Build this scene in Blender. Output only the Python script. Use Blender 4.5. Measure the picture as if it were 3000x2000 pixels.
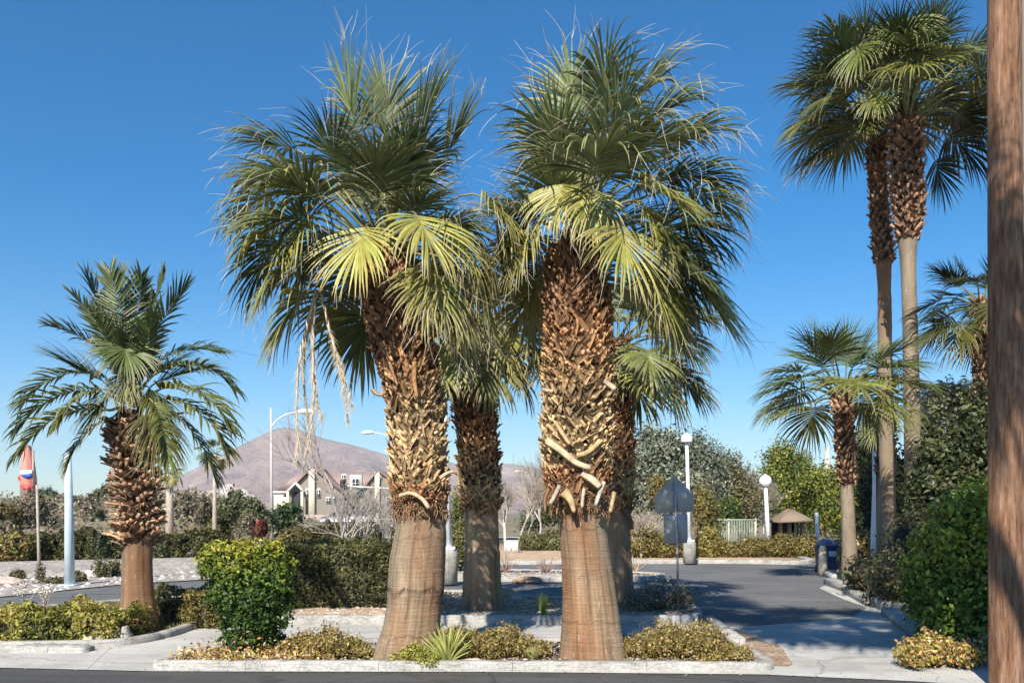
import bpy, math, random
import numpy as np
from math import radians, sin, cos, pi, sqrt
for o in list(bpy.data.objects): bpy.data.objects.remove(o)
SC = bpy.context.scene
COL = SC.collection
rng = np.random.default_rng(11)
R = random.Random(5)

# ------------------------------------------------------------------ camera
F = 2600.0; HOR = 1500.0; H = 1.8          # focal length in photo pixels, horizon row, eye height
cam_d = bpy.data.cameras.new('camera'); cam = bpy.data.objects.new('camera', cam_d); COL.objects.link(cam)
cam.location = (0, 0, H); cam.rotation_euler = (radians(90), 0, 0)
cam_d.sensor_width = 36; cam_d.lens = 36*F/3000; cam_d.shift_y = (HOR-1000)/3000
cam_d.clip_start = 0.1; cam_d.clip_end = 20000
SC.camera = cam
# ------------------------------------------------------------------ light
SUN_EL = radians(40); SUN_AZ = radians(17.5)   # light travels towards +Y, veering to +X
w = bpy.data.worlds.new('World'); SC.world = w; w.use_nodes = True
nt = w.node_tree; nt.nodes.clear()
sky = nt.nodes.new('ShaderNodeTexSky'); sky.sky_type = 'NISHITA'; sky.sun_disc = False
sky.sun_elevation = SUN_EL; sky.sun_rotation = pi + SUN_AZ
sky.altitude = 600; sky.air_density = 1.0; sky.dust_density = 0.3; sky.ozone_density = 2.8
bg = nt.nodes.new('ShaderNodeBackground'); bg.inputs['Strength'].default_value = 0.075
out = nt.nodes.new('ShaderNodeOutputWorld')
hsv = nt.nodes.new('ShaderNodeHueSaturation'); hsv.inputs['Saturation'].default_value = 1.5
nt.links.new(sky.outputs[0], hsv.inputs['Color']); nt.links.new(hsv.outputs[0], bg.inputs[0]); nt.links.new(bg.outputs[0], out.inputs[0])
sd = bpy.data.lights.new('sun', 'SUN'); sd.energy = 4.0; sd.angle = radians(0.5); sd.color = (1.0, 0.93, 0.82)
so = bpy.data.objects.new('sun', sd); COL.objects.link(so)
so.rotation_euler = (radians(90)-SUN_EL, 0, -SUN_AZ)     # -Z of the lamp points along (sin az, cos az, -tan el)
so.location = (-10, -30, 30)
SC.view_settings.view_transform = 'Standard'; SC.view_settings.look = 'None'
SC.view_settings.exposure = 1.0; SC.view_settings.gamma = 1
SC.cycles.max_bounces = 6; SC.cycles.transparent_max_bounces = 8; SC.cycles.volume_bounces = 0

# ------------------------------------------------------------------ helpers
def A(*a): return np.array(a, float)
def P(px, py, D): return A((px-1500)/F*D, D, H-(py-HOR)/F*D)       # photo pixel at distance D -> point in metres
def G(px, py, z=0.0):                                              # photo pixel on level z -> point
    D = (H-z)*F/(py-HOR); return A((px-1500)/F*D, D, z)
def nrm(v):
    v = np.asarray(v, float); return v/np.maximum(np.linalg.norm(v, axis=-1, keepdims=True), 1e-9)

class MB:
    def __init__(s): s.v = []; s.f = []; s.c = []; s.n = 0
    def add(s, v, f, c=(0.5, 0.5, 0.5)):
        v = np.asarray(v, float).reshape(-1, 3); f = np.asarray(f, int)
        c = np.asarray(c, float)
        if c.ndim == 1: c = np.broadcast_to(c, (len(v), 3))
        s.v.append(v); s.c.append(c.reshape(-1, 3)); s.f.append(f+s.n); s.n += len(v)
    def build(s, name, mat, parent=None, smooth=False):
        v = np.concatenate(s.v); c = np.concatenate(s.c)
        if parent is not None: v = v - np.array(parent['_o'])
        me = bpy.data.meshes.new(name)
        me.vertices.add(len(v)); me.vertices.foreach_set('co', v.astype(np.float32).ravel())
        idx = np.concatenate([f.ravel() for f in s.f]); tot = np.concatenate([np.full(len(f), f.shape[1]) for f in s.f])
        st = np.concatenate([[0], np.cumsum(tot)[:-1]])
        me.loops.add(len(idx)); me.loops.foreach_set('vertex_index', idx.astype(np.int32))
        me.polygons.add(len(tot)); me.polygons.foreach_set('loop_start', st.astype(np.int32)); me.polygons.foreach_set('loop_total', tot.astype(np.int32))
        if smooth: me.polygons.foreach_set('use_smooth', np.ones(len(tot), bool))
        me.update(calc_edges=True)
        a = me.color_attributes.new('Col', 'FLOAT_COLOR', 'POINT')
        a.data.foreach_set('color', np.hstack([c, np.ones((len(c), 1))]).astype(np.float32).ravel())
        me.materials.append(mat)
        o = bpy.data.objects.new(name, me); COL.objects.link(o)
        if parent is not None: o.parent = parent
        return o

def thing(name, label, cat, loc, group=None):
    o = bpy.data.objects.new(name, None); COL.objects.link(o); o.location = tuple(loc)
    o.empty_display_size = 0.2
    o['label'] = label; o['category'] = cat; o['_o'] = [float(x) for x in loc]
    if group: o['group'] = group
    return o
def tag(o, label, cat, group=None, kind=None):
    if label: o['label'] = label
    if cat: o['category'] = cat
    if group: o['group'] = group
    if kind: o['kind'] = kind
    return o
def solo(mb, name, mat, label, cat, loc, group=None, kind=None, smooth=False):
    """a thing that is one mesh, with its origin at its base"""
    e = {'_o': loc}
    mb.v = [v - np.array(loc) for v in mb.v]
    o = mb.build(name, mat, None, smooth); o.location = tuple(loc)
    return tag(o, label, cat, group, kind)

def frames(path):
    path = np.asarray(path, float); t = nrm(np.gradient(path, axis=0))
    ref = A(0, 0, 1) if abs(t[0][2]) < 0.9 else A(1, 0, 0)
    n = nrm(ref - t*(t@ref)[:, None]); return t, n, np.cross(t, n)
def tube(mb, path, rad, sides=8, col=(0.5, 0.5, 0.5), cap=True, jit=0.0):
    path = np.asarray(path, float); k = len(path); rad = np.broadcast_to(rad, (k,))
    t, n, b = frames(path)
    a = np.arange(sides)*2*pi/sides
    rr = rad[:, None]*(1+jit*rng.standard_normal((k, sides)) if jit else 1)
    v = path[:, None]+(n[:, None]*np.cos(a)[None, :, None]+b[:, None]*np.sin(a)[None, :, None])*(rr[..., None] if np.ndim(rr) == 2 else rad[:, None, None])
    i = np.arange(k-1)[:, None]*sides; j = np.arange(sides)[None]; j2 = (j+1) % sides
    f = np.stack([i+j, i+j2, i+sides+j2, i+sides+j], -1).reshape(-1, 4)
    c = np.asarray(col, float)
    if c.ndim == 2: c = np.repeat(c, sides, 0)
    mb.add(v, f, c)
    if cap:
        mb.f.append((np.arange(sides)+mb.n-sides)[None]); mb.f.append((np.arange(sides)[::-1]+mb.n-k*sides)[None])
def box(mb, c, s, rz=0.0, col=(0.5, 0.5, 0.5), bev=0.0):
    c = np.asarray(c, float); s = np.asarray(s, float)/2
    if bev <= 0:
        v = np.array([[x, y, z] for x in (-1, 1) for y in (-1, 1) for z in (-1, 1)], float)*s
        f = [[0, 1, 3, 2], [4, 6, 7, 5], [0, 4, 5, 1], [2, 3, 7, 6], [0, 2, 6, 4], [1, 5, 7, 3]]
        m = A([cos(rz), -sin(rz), 0], [sin(rz), cos(rz), 0], [0, 0, 1])
        mb.add(v@m.T+c, f, col)
    else:
        b = bev; x, y, z = s
        ring = [(-x+b, -y), (x-b, -y), (x, -y+b), (x, y-b), (x-b, y), (-x+b, y), (-x, y-b), (-x, -y+b)]
        ring2 = [(-x+1.5*b, -y+b), (x-1.5*b, -y+b), (x-b, -y+1.5*b), (x-b, y-1.5*b), (x-1.5*b, y-b), (-x+1.5*b, y-b), (-x+b, y-1.5*b), (-x+b, -y+1.5*b)]
        v = [(p[0], p[1], -z) for p in ring]+[(p[0], p[1], z-b) for p in ring]+[(p[0], p[1], z) for p in ring2]
        m = A([cos(rz), -sin(rz), 0], [sin(rz), cos(rz), 0], [0, 0, 1])
        v = np.array(v)@m.T+c; f = []
        for l in (0, 1):
            for i in range(8): f.append([l*8+i, l*8+(i+1) % 8, l*8+8+(i+1) % 8, l*8+8+i])
        mb.add(v, f, col); mb.f.append((np.arange(8)+mb.n-8)[None]); mb.f.append((np.arange(8)[::-1]+mb.n-24)[None])
def prism(mb, poly, z0, z1, col=(0.5, 0.5, 0.5)):
    poly = np.asarray(poly, float)[:, :2]; n = len(poly)
    ar = 0.5*np.sum(poly[:, 0]*np.roll(poly[:, 1], -1)-np.roll(poly[:, 0], -1)*poly[:, 1])
    if ar < 0: poly = poly[::-1]
    v = np.vstack([np.c_[poly, np.full(n, z0)], np.c_[poly, np.full(n, z1)]])
    i = np.arange(n); f = np.stack([i, (i+1) % n, (i+1) % n+n, i+n], -1)
    mb.add(v, f, col); mb.f.append((np.arange(n)+mb.n-n)[None]); mb.f.append((np.arange(n)[::-1]+mb.n-2*n)[None])
def sheet(name, poly, z, mat, kind='structure'):
    poly = np.array([p[:2] for p in poly], float)
    ar = 0.5*np.sum(poly[:, 0]*np.roll(poly[:, 1], -1)-np.roll(poly[:, 0], -1)*poly[:, 1])
    if ar < 0: poly = poly[::-1]
    m = MB(); m.add(np.c_[poly, np.full(len(poly), z)], [list(range(len(poly)))])
    o = m.build(name, mat); o['kind'] = kind; return o
def smooth_poly(pts, n=3, closed=True):
    p = np.asarray(pts, float)
    for _ in range(n):
        q = np.roll(p, -1, 0); a = p*.75+q*.25; b = p*.25+q*.75
        p = np.stack([a, b], 1).reshape(-1, p.shape[1])
    return p
def inset(poly, d):
    p = np.asarray(poly, float)[:, :2]
    ar = 0.5*np.sum(p[:, 0]*np.roll(p[:, 1], -1)-np.roll(p[:, 0], -1)*p[:, 1])
    t = nrm(np.roll(p, -1, 0)-np.roll(p, 1, 0)); n = np.c_[-t[:, 1], t[:, 0]]*(1 if ar > 0 else -1)
    return p+n*d
def in_poly(x, y, poly):
    p = np.asarray(poly)[:, :2]; inside = np.zeros(len(x), bool); j = len(p)-1
    for i in range(len(p)):
        c = ((p[i, 1] > y) != (p[j, 1] > y)) & (x < (p[j, 0]-p[i, 0])*(y-p[i, 1])/(p[j, 1]-p[i, 1]+1e-12)+p[i, 0])
        inside ^= c; j = i
    return inside

# ------------------------------------------------------------------ materials
def mat(name, fn):
    m = bpy.data.materials.new(name); m.use_nodes = True; n = m.node_tree; n.nodes.clear()
    o = n.nodes.new('ShaderNodeOutputMaterial'); s = fn(n, n.links.new); n.links.new(s, o.inputs['Surface']); return m
def N(n, t, **kw):
    x = n.nodes.new(t)
    for k, v in kw.items():
        if k in x.inputs.keys() if isinstance(k, str) else False: x.inputs[k].default_value = v
        else: setattr(x, k, v)
    return x
def coords(n, L, scale=(1, 1, 1), kind='Object'):
    t = n.nodes.new('ShaderNodeTexCoord'); m = n.nodes.new('ShaderNodeMapping'); m.inputs['Scale'].default_value = scale
    L(t.outputs[kind], m.inputs['Vector']); return m.outputs[0]
def noise(n, L, vec, scale, detail=4, rough=0.6):
    x = n.nodes.new('ShaderNodeTexNoise'); x.inputs['Scale'].default_value = scale; x.inputs['Detail'].default_value = detail
    x.inputs['Roughness'].default_value = rough; L(vec, x.inputs['Vector']); return x.outputs['Fac']
def ramp(n, L, fac, stops):
    r = n.nodes.new('ShaderNodeValToRGB'); e = r.color_ramp.elements
    while len(e) < len(stops): e.new(0.5)
    for k, (p, c) in enumerate(stops): e[k].position = p; e[k].color = (c, c, c, 1) if np.isscalar(c) else (*c, 1)
    L(fac, r.inputs[0]); return r.outputs[0]
def mix(n, L, fac, a, b, mode='MIX'):
    x = n.nodes.new('ShaderNodeMix'); x.data_type = 'RGBA'; x.blend_type = mode
    for inp, v in ((x.inputs[0], fac), (x.inputs[6], a), (x.inputs[7], b)):
        if hasattr(v, 'links'): L(v, inp)
        elif np.isscalar(v): inp.default_value = v
        else: inp.default_value = (*v, 1)
    return x.outputs[2]
def bsdf(n, L, col, rough=0.8, spec=0.3, bump=None, bs=0.3, bd=0.01, metal=0):
    b = n.nodes.new('ShaderNodeBsdfPrincipled')
    if hasattr(col, 'links'): L(col, b.inputs['Base Color'])
    else: b.inputs['Base Color'].default_value = (*col, 1)
    b.inputs['Roughness'].default_value = rough; b.inputs['Specular IOR Level'].default_value = spec; b.inputs['Metallic'].default_value = metal
    if bump is not None:
        p = n.nodes.new('ShaderNodeBump'); p.inputs['Strength'].default_value = bs; p.inputs['Distance'].default_value = bd
        L(bump, p.inputs['Height']); L(p.outputs[0], b.inputs['Normal'])
    return b.outputs[0]
def attr(n):
    a = n.nodes.new('ShaderNodeAttribute'); a.attribute_name = 'Col'; return a.outputs['Color']

def f_leaf(trans, rough=0.5, var=0.35, spec=0.35):
    def f(n, L):
        v = coords(n, L); k = ramp(n, L, noise(n, L, v, 9, 2), [(0.3, 1-var), (0.7, 1+var*0.6)])
        c = mix(n, L, 1.0, attr(n), k, 'MULTIPLY')
        s = bsdf(n, L, c, rough, spec)
        if trans <= 0: return s
        t = n.nodes.new('ShaderNodeBsdfTranslucent'); L(c, t.inputs[0])
        m = n.nodes.new('ShaderNodeMixShader'); m.inputs[0].default_value = trans; L(s, m.inputs[1]); L(t.outputs[0], m.inputs[2]); return m.outputs[0]
    return f
M_FROND = mat('palm_frond', f_leaf(0.16, 0.42, 0.25, 0.5))
M_LEAF = mat('leaf', f_leaf(0.12, 0.5, 0.3, 0.3))
M_DRY = mat('dry_plant', f_leaf(0.0, 0.8, 0.3, 0.15))
def f_attr(rough=0.85, spec=0.2, sc=30, bs=0.4, bd=0.01, var=0.3, stretch=(1, 1, 1), metal=0):
    def f(n, L):
        v = coords(n, L, stretch); x = noise(n, L, v, sc, 5)
        c = mix(n, L, 1.0, attr(n), ramp(n, L, x, [(0.3, 1-var), (0.7, 1+var*.7)]), 'MULTIPLY')
        return bsdf(n, L, c, rough, spec, x, bs, bd, metal)
    return f
M_BOOT = mat('palm_leaf_base', f_attr(0.8, 0.2, 14, 0.5, 0.01, 0.45, (1, 1, 1)))
M_BARK = mat('tree_bark', f_attr(0.9, 0.1, 20, 0.6, 0.01, 0.35, (1, 1, 0.3)))
M_PAINT = mat('painted_metal', f_attr(0.45, 0.4, 6, 0.05, 0.002, 0.12))
M_WALL = mat('painted_stucco', f_attr(0.9, 0.1, 5, 0.2, 0.01, 0.12))
M_GALV = mat('galvanised_metal', f_attr(0.5, 0.4, 12, 0.05, 0.002, 0.15, (1, 1, 1), 0.55))
M_ROCK = mat('rock', f_attr(0.9, 0.1, 6, 0.8, 0.03, 0.35))
M_FIBRE = mat('palm_fibre', f_attr(0.95, 0.05, 40, 0.9, 0.02, 0.6, (1, 1, 0.25)))
def f_glass(n, L): return bsdf(n, L, (0.03, 0.04, 0.05), 0.1, 0.6)
M_GLASS = mat('window_glass', f_glass)
def f_trunk(n, L):
    # attribute Col carries the base colour; rings across, cracks down
    v = coords(n, L)
    ring = noise(n, L, coords(n, L, (2.5, 2.5, 60)), 1.6, 4, 0.6)
    wob = n.nodes.new('ShaderNodeTexNoise'); wob.inputs['Scale'].default_value = 5; L(v, wob.inputs['Vector'])
    crack = noise(n, L, mix(n, L, 0.45, coords(n, L, (22, 22, 2.2)), wob.outputs['Color'], 'ADD'), 1.5, 6, 0.75)
    fine = noise(n, L, v, 55, 3)
    wv = n.nodes.new('ShaderNodeTexWave'); wv.bands_direction = 'Z'; wv.inputs['Scale'].default_value = 8.5; wv.inputs['Distortion'].default_value = 8; wv.inputs['Detail'].default_value = 4; wv.inputs['Detail Scale'].default_value = 1.2; L(v, wv.inputs['Vector'])
    fleck = noise(n, L, coords(n, L, (30, 30, 4.5)), 1.2, 2, 0.4)
    blot = noise(n, L, coords(n, L, (1.6, 1.6, .5)), 2.0, 3)
    c = mix(n, L, 1.0, attr(n), ramp(n, L, ring, [(0.38, 0.90), (0.5, 1.0), (0.62, 1.06)]), 'MULTIPLY')
    c = mix(n, L, 1.0, c, ramp(n, L, crack, [(0.30, 0.5), (0.42, 0.95), (0.62, 1.04), (0.72, 1.3)]), 'MULTIPLY')
    c = mix(n, L, 1.0, c, ramp(n, L, wv.outputs['Fac'], [(0.0, 0.88), (0.12, 0.98), (1.0, 1.02)]), 'MULTIPLY')
    c = mix(n, L, ramp(n, L, fleck, [(0.66, 0.0), (0.72, 0.55)]), c, (0.46, 0.36, 0.25))
    c = mix(n, L, 1.0, c, ramp(n, L, blot, [(0.3, 0.8), (0.7, 1.18)]), 'MULTIPLY')
    h = mix(n, L, 0.5, ring, crack); h = mix(n, L, 0.3, h, fine)
    return bsdf(n, L, c, 0.9, 0.12, h, 1.0, 0.02)
M_TRUNK = mat('palm_trunk', f_trunk)
def joints(n, L, v, step, axis, w_=.008, dark=.45):
    d = n.nodes.new('ShaderNodeVectorMath'); d.operation = 'DOT_PRODUCT'; L(v, d.inputs[0]); d.inputs[1].default_value = axis
    a = n.nodes.new('ShaderNodeMath'); a.operation = 'DIVIDE'; L(d.outputs['Value'], a.inputs[0]); a.inputs[1].default_value = step
    f = n.nodes.new('ShaderNodeMath'); f.operation = 'FRACT'; L(a.outputs[0], f.inputs[0])
    return ramp(n, L, f.outputs[0], [(0.0, dark), (w_/step*.8, dark), (w_/step*1.4, 1.0)])
def f_conc(n, L):
    v = coords(n, L); a = noise(n, L, v, 1.1, 6, 0.65); b = noise(n, L, v, 45, 3); d = noise(n, L, coords(n, L, (0.5, 2.0, 1)), 1.0, 5)
    vo = n.nodes.new('ShaderNodeTexVoronoi'); vo.feature = 'DISTANCE_TO_EDGE'; vo.inputs['Scale'].default_value = 0.35
    wv = n.nodes.new('ShaderNodeTexNoise'); wv.inputs['Scale'].default_value = 1.5; L(v, wv.inputs['Vector'])
    av = mix(n, L, 0.35, v, wv.outputs['Color']); L(av, vo.inputs['Vector'])
    cr = ramp(n, L, vo.outputs['Distance'], [(0.0, 0.72), (0.008, 1.0)])
    c = ramp(n, L, a, [(0.25, (0.34, 0.325, 0.29)), (0.5, (0.47, 0.455, 0.42)), (0.75, (0.56, 0.545, 0.51))])
    c = mix(n, L, 1.0, c, ramp(n, L, b, [(0.25, 0.8), (0.6, 1.05)]), 'MULTIPLY')
    c = mix(n, L, 1.0, c, ramp(n, L, d, [(0.3, 0.85), (0.6, 1.03)]), 'MULTIPLY')
    c = mix(n, L, 1.0, c, cr, 'MULTIPLY')
    c = mix(n, L, 1.0, c, joints(n, L, v, 1.83, (.96, .28, 0), .012, .6), 'MULTIPLY'); c = mix(n, L, 1.0, c, joints(n, L, v, 3.1, (-.28, .96, 0), .012, .6), 'MULTIPLY')
    c = mix(n, L, 1.0, c, ramp(n, L, noise(n, L, v, 0.7, 3, .5), [(0.55, 1.0), (0.68, 0.82)]), 'MULTIPLY'); c = mix(n, L, 1.0, c, ramp(n, L, noise(n, L, v, 6, 2, .5), [(0.66, 1.0), (0.74, 0.75)]), 'MULTIPLY')
    return bsdf(n, L, c, 0.9, 0.15, b, 0.35, 0.005)
M_CONC = mat('concrete', f_conc)
def f_kerb(n, L):
    v = coords(n, L); a = noise(n, L, v, 2.2, 6, 0.7); b = noise(n, L, v, 30, 4)
    c = ramp(n, L, a, [(0.30, (0.22, 0.20, 0.175)), (0.44, (0.38, 0.365, 0.335)), (0.7, (0.50, 0.485, 0.455))])
    c = mix(n, L, 1.0, c, ramp(n, L, b, [(0.3, 0.7), (0.6, 1.05)]), 'MULTIPLY')
    c = mix(n, L, 1.0, c, joints(n, L, v, 1.52, (1, 0, 0)), 'MULTIPLY')
    c = mix(n, L, 1.0, c, ramp(n, L, noise(n, L, coords(n, L, (1, 1, 9)), 5, 4), [(0.32, 0.62), (0.5, 1.0)]), 'MULTIPLY')
    return bsdf(n, L, c, 0.9, 0.15, b, 0.6, 0.01)
M_KERB = mat('kerb_concrete', f_kerb)
def f_asph(lo, hi):
    def f(n, L):
        v = coords(n, L); a = noise(n, L, v, 0.5, 5, 0.6); b = noise(n, L, v, 120, 2); d = noise(n, L, coords(n, L, (0.25, 3.0, 1)), 1.2, 4)
        c = ramp(n, L, a, [(0.3, lo), (0.7, hi)])
        c = mix(n, L, 1.0, c, ramp(n, L, b, [(0.3, 0.6), (0.7, 1.5)]), 'MULTIPLY')
        c = mix(n, L, 1.0, c, ramp(n, L, d, [(0.35, 0.78), (0.6, 1.05)]), 'MULTIPLY')
        vo = n.nodes.new('ShaderNodeTexVoronoi'); vo.feature = 'DISTANCE_TO_EDGE'; vo.inputs['Scale'].default_value = 0.28; wn = n.nodes.new('ShaderNodeTexNoise'); wn.inputs['Scale'].default_value = 2.5; L(v, wn.inputs['Vector']); L(mix(n, L, .25, v, wn.outputs['Color'], 'ADD'), vo.inputs['Vector'])
        c = mix(n, L, 1.0, c, ramp(n, L, vo.outputs['Distance'], [(0.0, 0.5), (0.006, 1.0)]), 'MULTIPLY')
        c = mix(n, L, 1.0, c, ramp(n, L, noise(n, L, v, 1.4, 3, .5), [(0.60, 1.0), (0.70, 0.72)]), 'MULTIPLY')
        return bsdf(n, L, c, 0.85, 0.2, b, 0.5, 0.005)
    return f
M_ASPH = mat('asphalt', f_asph((0.118, 0.117, 0.116), (0.172, 0.17, 0.166)))
M_STREET = mat('street_asphalt', f_asph((0.07, 0.069, 0.068), (0.095, 0.092, 0.088)))
def f_soil(c0, c1, c2, sc=3):
    def f(n, L):
        v = coords(n, L); a = noise(n, L, v, sc, 6, 0.7); vo = n.nodes.new('ShaderNodeTexVoronoi'); vo.inputs['Scale'].default_value = 28; L(v, vo.inputs['Vector'])
        c = ramp(n, L, a, [(0.3, c0), (0.5, c1), (0.7, c2)])
        sp = n.nodes.new('ShaderNodeSeparateColor'); L(vo.outputs['Color'], sp.inputs[0])
        c = mix(n, L, 1.0, c, ramp(n, L, sp.outputs[0], [(0.0, 0.62), (1.0, 1.3)]), 'MULTIPLY')
        return bsdf(n, L, c, 0.95, 0.1, vo.outputs['Distance'], 0.7, 0.02)
    return f
M_SOIL = mat('planter_soil', f_soil((0.24, 0.165, 0.11), (0.36, 0.26, 0.18), (0.48, 0.38, 0.29)))
M_GRAVEL = mat('pale_gravel', f_soil((0.24, 0.205, 0.17), (0.36, 0.325, 0.285), (0.50, 0.46, 0.42), 3.5))
M_DESERT = mat('desert_ground', f_soil((0.16, 0.13, 0.09), (0.24, 0.20, 0.14), (0.34, 0.28, 0.20), 0.15))
M_GRASSG = mat('dry_grass_ground', f_soil((0.15, 0.12, 0.05), (0.22, 0.18, 0.07), (0.28, 0.24, 0.10), 2))
def f_wood(n, L):
    a = noise(n, L, coords(n, L, (13, 13, 1.6)), 1.6, 7, 0.7); b = noise(n, L, coords(n, L, (44, 44, 3.2)), 1.5, 6, 0.75); k = noise(n, L, coords(n, L, (3, 3, 1)), 1.2, 3)
    c = ramp(n, L, a, [(0.30, (0.085, 0.04, 0.022)), (0.45, (0.20, 0.105, 0.06)), (0.58, (0.29, 0.17, 0.11)), (0.72, (0.40, 0.27, 0.19))])
    c = mix(n, L, 1.0, c, ramp(n, L, b, [(0.37, 0.2), (0.40, 0.9), (0.6, 1.05), (0.72, 1.45)]), 'MULTIPLY')
    c = mix(n, L, 1.0, c, ramp(n, L, k, [(0.3, 0.8), (0.7, 1.2)]), 'MULTIPLY')
    h = mix(n, L, 0.5, a, b)
    return bsdf(n, L, c, 0.85, 0.15, h, 0.9, 0.02)
M_WOOD = mat('weathered_pole_wood', f_wood)
def f_mtn(n, L):
    v = coords(n, L); a = noise(n, L, v, 0.004, 8, 0.65); b = noise(n, L, v, 0.03, 6, 0.7)
    c = ramp(n, L, a, [(0.3, (0.25, 0.16, 0.125)), (0.5, (0.42, 0.28, 0.22)), (0.7, (0.56, 0.40, 0.32))])
    c = mix(n, L, 1.0, c, ramp(n, L, b, [(0.3, 0.75), (0.7, 1.2)]), 'MULTIPLY')
    return bsdf(n, L, c, 0.95, 0.05, b, 1.0, 25)
M_MTN = mat('mountain_rock', f_mtn)
def f_roof(n, L):
    v = coords(n, L); wv = n.nodes.new('ShaderNodeTexWave'); wv.inputs['Scale'].default_value = 1.3; wv.inputs['Distortion'].default_value = 1; L(coords(n, L, (1, 1, 3)), wv.inputs['Vector'])
    c = mix(n, L, 1.0, attr(n), ramp(n, L, wv.outputs['Fac'], [(0, 0.75), (1, 1.1)]), 'MULTIPLY')
    c = mix(n, L, 1.0, c, ramp(n, L, noise(n, L, v, 3, 4), [(0.3, 0.8), (0.7, 1.2)]), 'MULTIPLY')
    return bsdf(n, L, c, 0.9, 0.1, wv.outputs['Fac'], 0.5, 0.05)
M_ROOF = mat('roof_tiles', f_roof)

# ------------------------------------------------------------------ terrain
def S(x, a, b):
    t = np.clip((x-a)/(b-a), 0, 1); return t*t*(3-2*t)
def hgt(x, y):
    u = -x/np.maximum(y, 1)
    h = -0.03+2.4*S(y, 36, 74)*S(u, .25, .36)*(1+0.12*np.sin(x*.21+1)+0.07*np.sin(x*.53))
    h = h+0.6*S(y, 60, 110)*S(x, 40, -10)
    h = h+1.5*np.exp(-((u-0.30)/0.055)**2)*S(y, 100, 125)*(1-S(y, 135, 190))
    return h
ys = np.concatenate([np.linspace(-60, 8, 12), np.linspace(10, 60, 40), np.geomspace(62, 4490, 60)])
us = np.linspace(-1.3, 1.3, 121)
X = us[None]*(np.maximum(ys, 0)[:, None]+50); Y = np.repeat(ys[:, None], len(us), 1)
Z = hgt(X, Y)
m = MB(); a, b = X.shape
i = np.arange(a-1)[:, None]*b+np.arange(b-1)[None]
m.add(np.stack([X, Y, Z], -1), np.stack([i, i+1, i+b+1, i+b], -1).reshape(-1, 4))
o = m.build('ground', M_DESERT, smooth=True); o['kind'] = 'structure'

# mountains: a real relief 3 km away
ridge = np.array([(-1500, 1492), (-700, 1470), (0, 1478), (280, 1462), (380, 1425), (480, 1412), (560, 1370), (640, 1330), (720, 1290), (790, 1256), (840, 1243), (900, 1262), (950, 1278), (1020, 1288), (1100, 1313), (1150, 1330), (1300, 1345), (1400, 1358), (1500, 1352), (1600, 1372), (1750, 1385), (1900, 1405), (2200, 1440), (2700, 1470), (3600, 1490)], float)
D0 = 3000.
px = np.arange(-1500, 3601, 12.); top = np.interp(px, ridge[:, 0], ridge[:, 1]); top = np.convolve(np.pad(top, 2, 'edge'), np.ones(5)/5, 'valid')
def vnoise(x, y, seed=0):
    g = np.random.default_rng(seed).random((64, 64)); xi = np.floor(x).astype(int); yi = np.floor(y).astype(int); fx = x-xi; fy = y-yi
    fx = fx*fx*(3-2*fx); fy = fy*fy*(3-2*fy); g_ = lambda a, b: g[a % 64, b % 64]
    return (g_(xi, yi)*(1-fx)+g_(xi+1, yi)*fx)*(1-fy)+(g_(xi, yi+1)*(1-fx)+g_(xi+1, yi+1)*fx)*fy
q = np.linspace(0, 1, 60)
XX = (px[None]-1500)/F*D0*np.ones((60, 1)); YY = D0-1500+q[:, None]*3000+0*XX
ht = (HOR-top)/F*D0
prof = np.where(q < .5, (q/.5)**1.25, 1-((q-.5)/.5)**1.5)
XX = XX*(YY/D0)
rn = sum(np.abs(vnoise(XX/(260/2**k), YY/(330/2**k), k)-.5)*2/2**k for k in range(5))
ZZ = ht[None]*prof[:, None]*(1-0.62*rn*np.clip(4*(prof*(1-prof)), 0, 1)[:, None])+0.035*ht[None]*(rn-.8)*prof[:, None]-3
m = MB(); a, b = XX.shape; i = np.arange(a-1)[:, None]*b+np.arange(b-1)[None]
m.add(np.stack([XX, YY, ZZ], -1), np.stack([i, i+1, i+b+1, i+b], -1).reshape(-1, 4))
o = m.build('hills', M_MTN); o['kind'] = 'structure'

# ------------------------------------------------------------------ paving
Zc, Za = 0.004, 0.0
street_edge = [(-60, 14.2), (-12, 10.75), (-5.9, 10.28), (-4.1, 10.05), (0, 10.0), (2.8, 9.85), (4.3, 9.45), (5.4, 9.0), (9, 8.7), (60, 8)]
sheet('street', [(-60, -25), (60, -25)]+street_edge[::-1], -0.004, M_STREET)
# parking road behind the planters
lot = [G(-900, 1800), G(0, 1786), G(300, 1762), G(600, 1730), G(760, 1712), (-3, 17.8), (0, 14.0), (2.8, 13.6), (6.2, 13.4), (7.0, 15.4), (7.4, 17.3), (7.9, 19.8), (8.4, 22.2), (9.7, 27), (10.9, 30), (16.0, 32), (26, 38), (26, 42), (15, 33.5), G(2350, 1650), G(1850, 1648), G(1450, 1655), (-3, 30.2), G(900, 1652), G(620, 1698), G(370, 1712), G(0, 1750), G(-900, 1768)]
lot = [A(*p[:2]) for p in lot]
sheet('car_park_road', lot, Za, M_ASPH)
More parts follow.
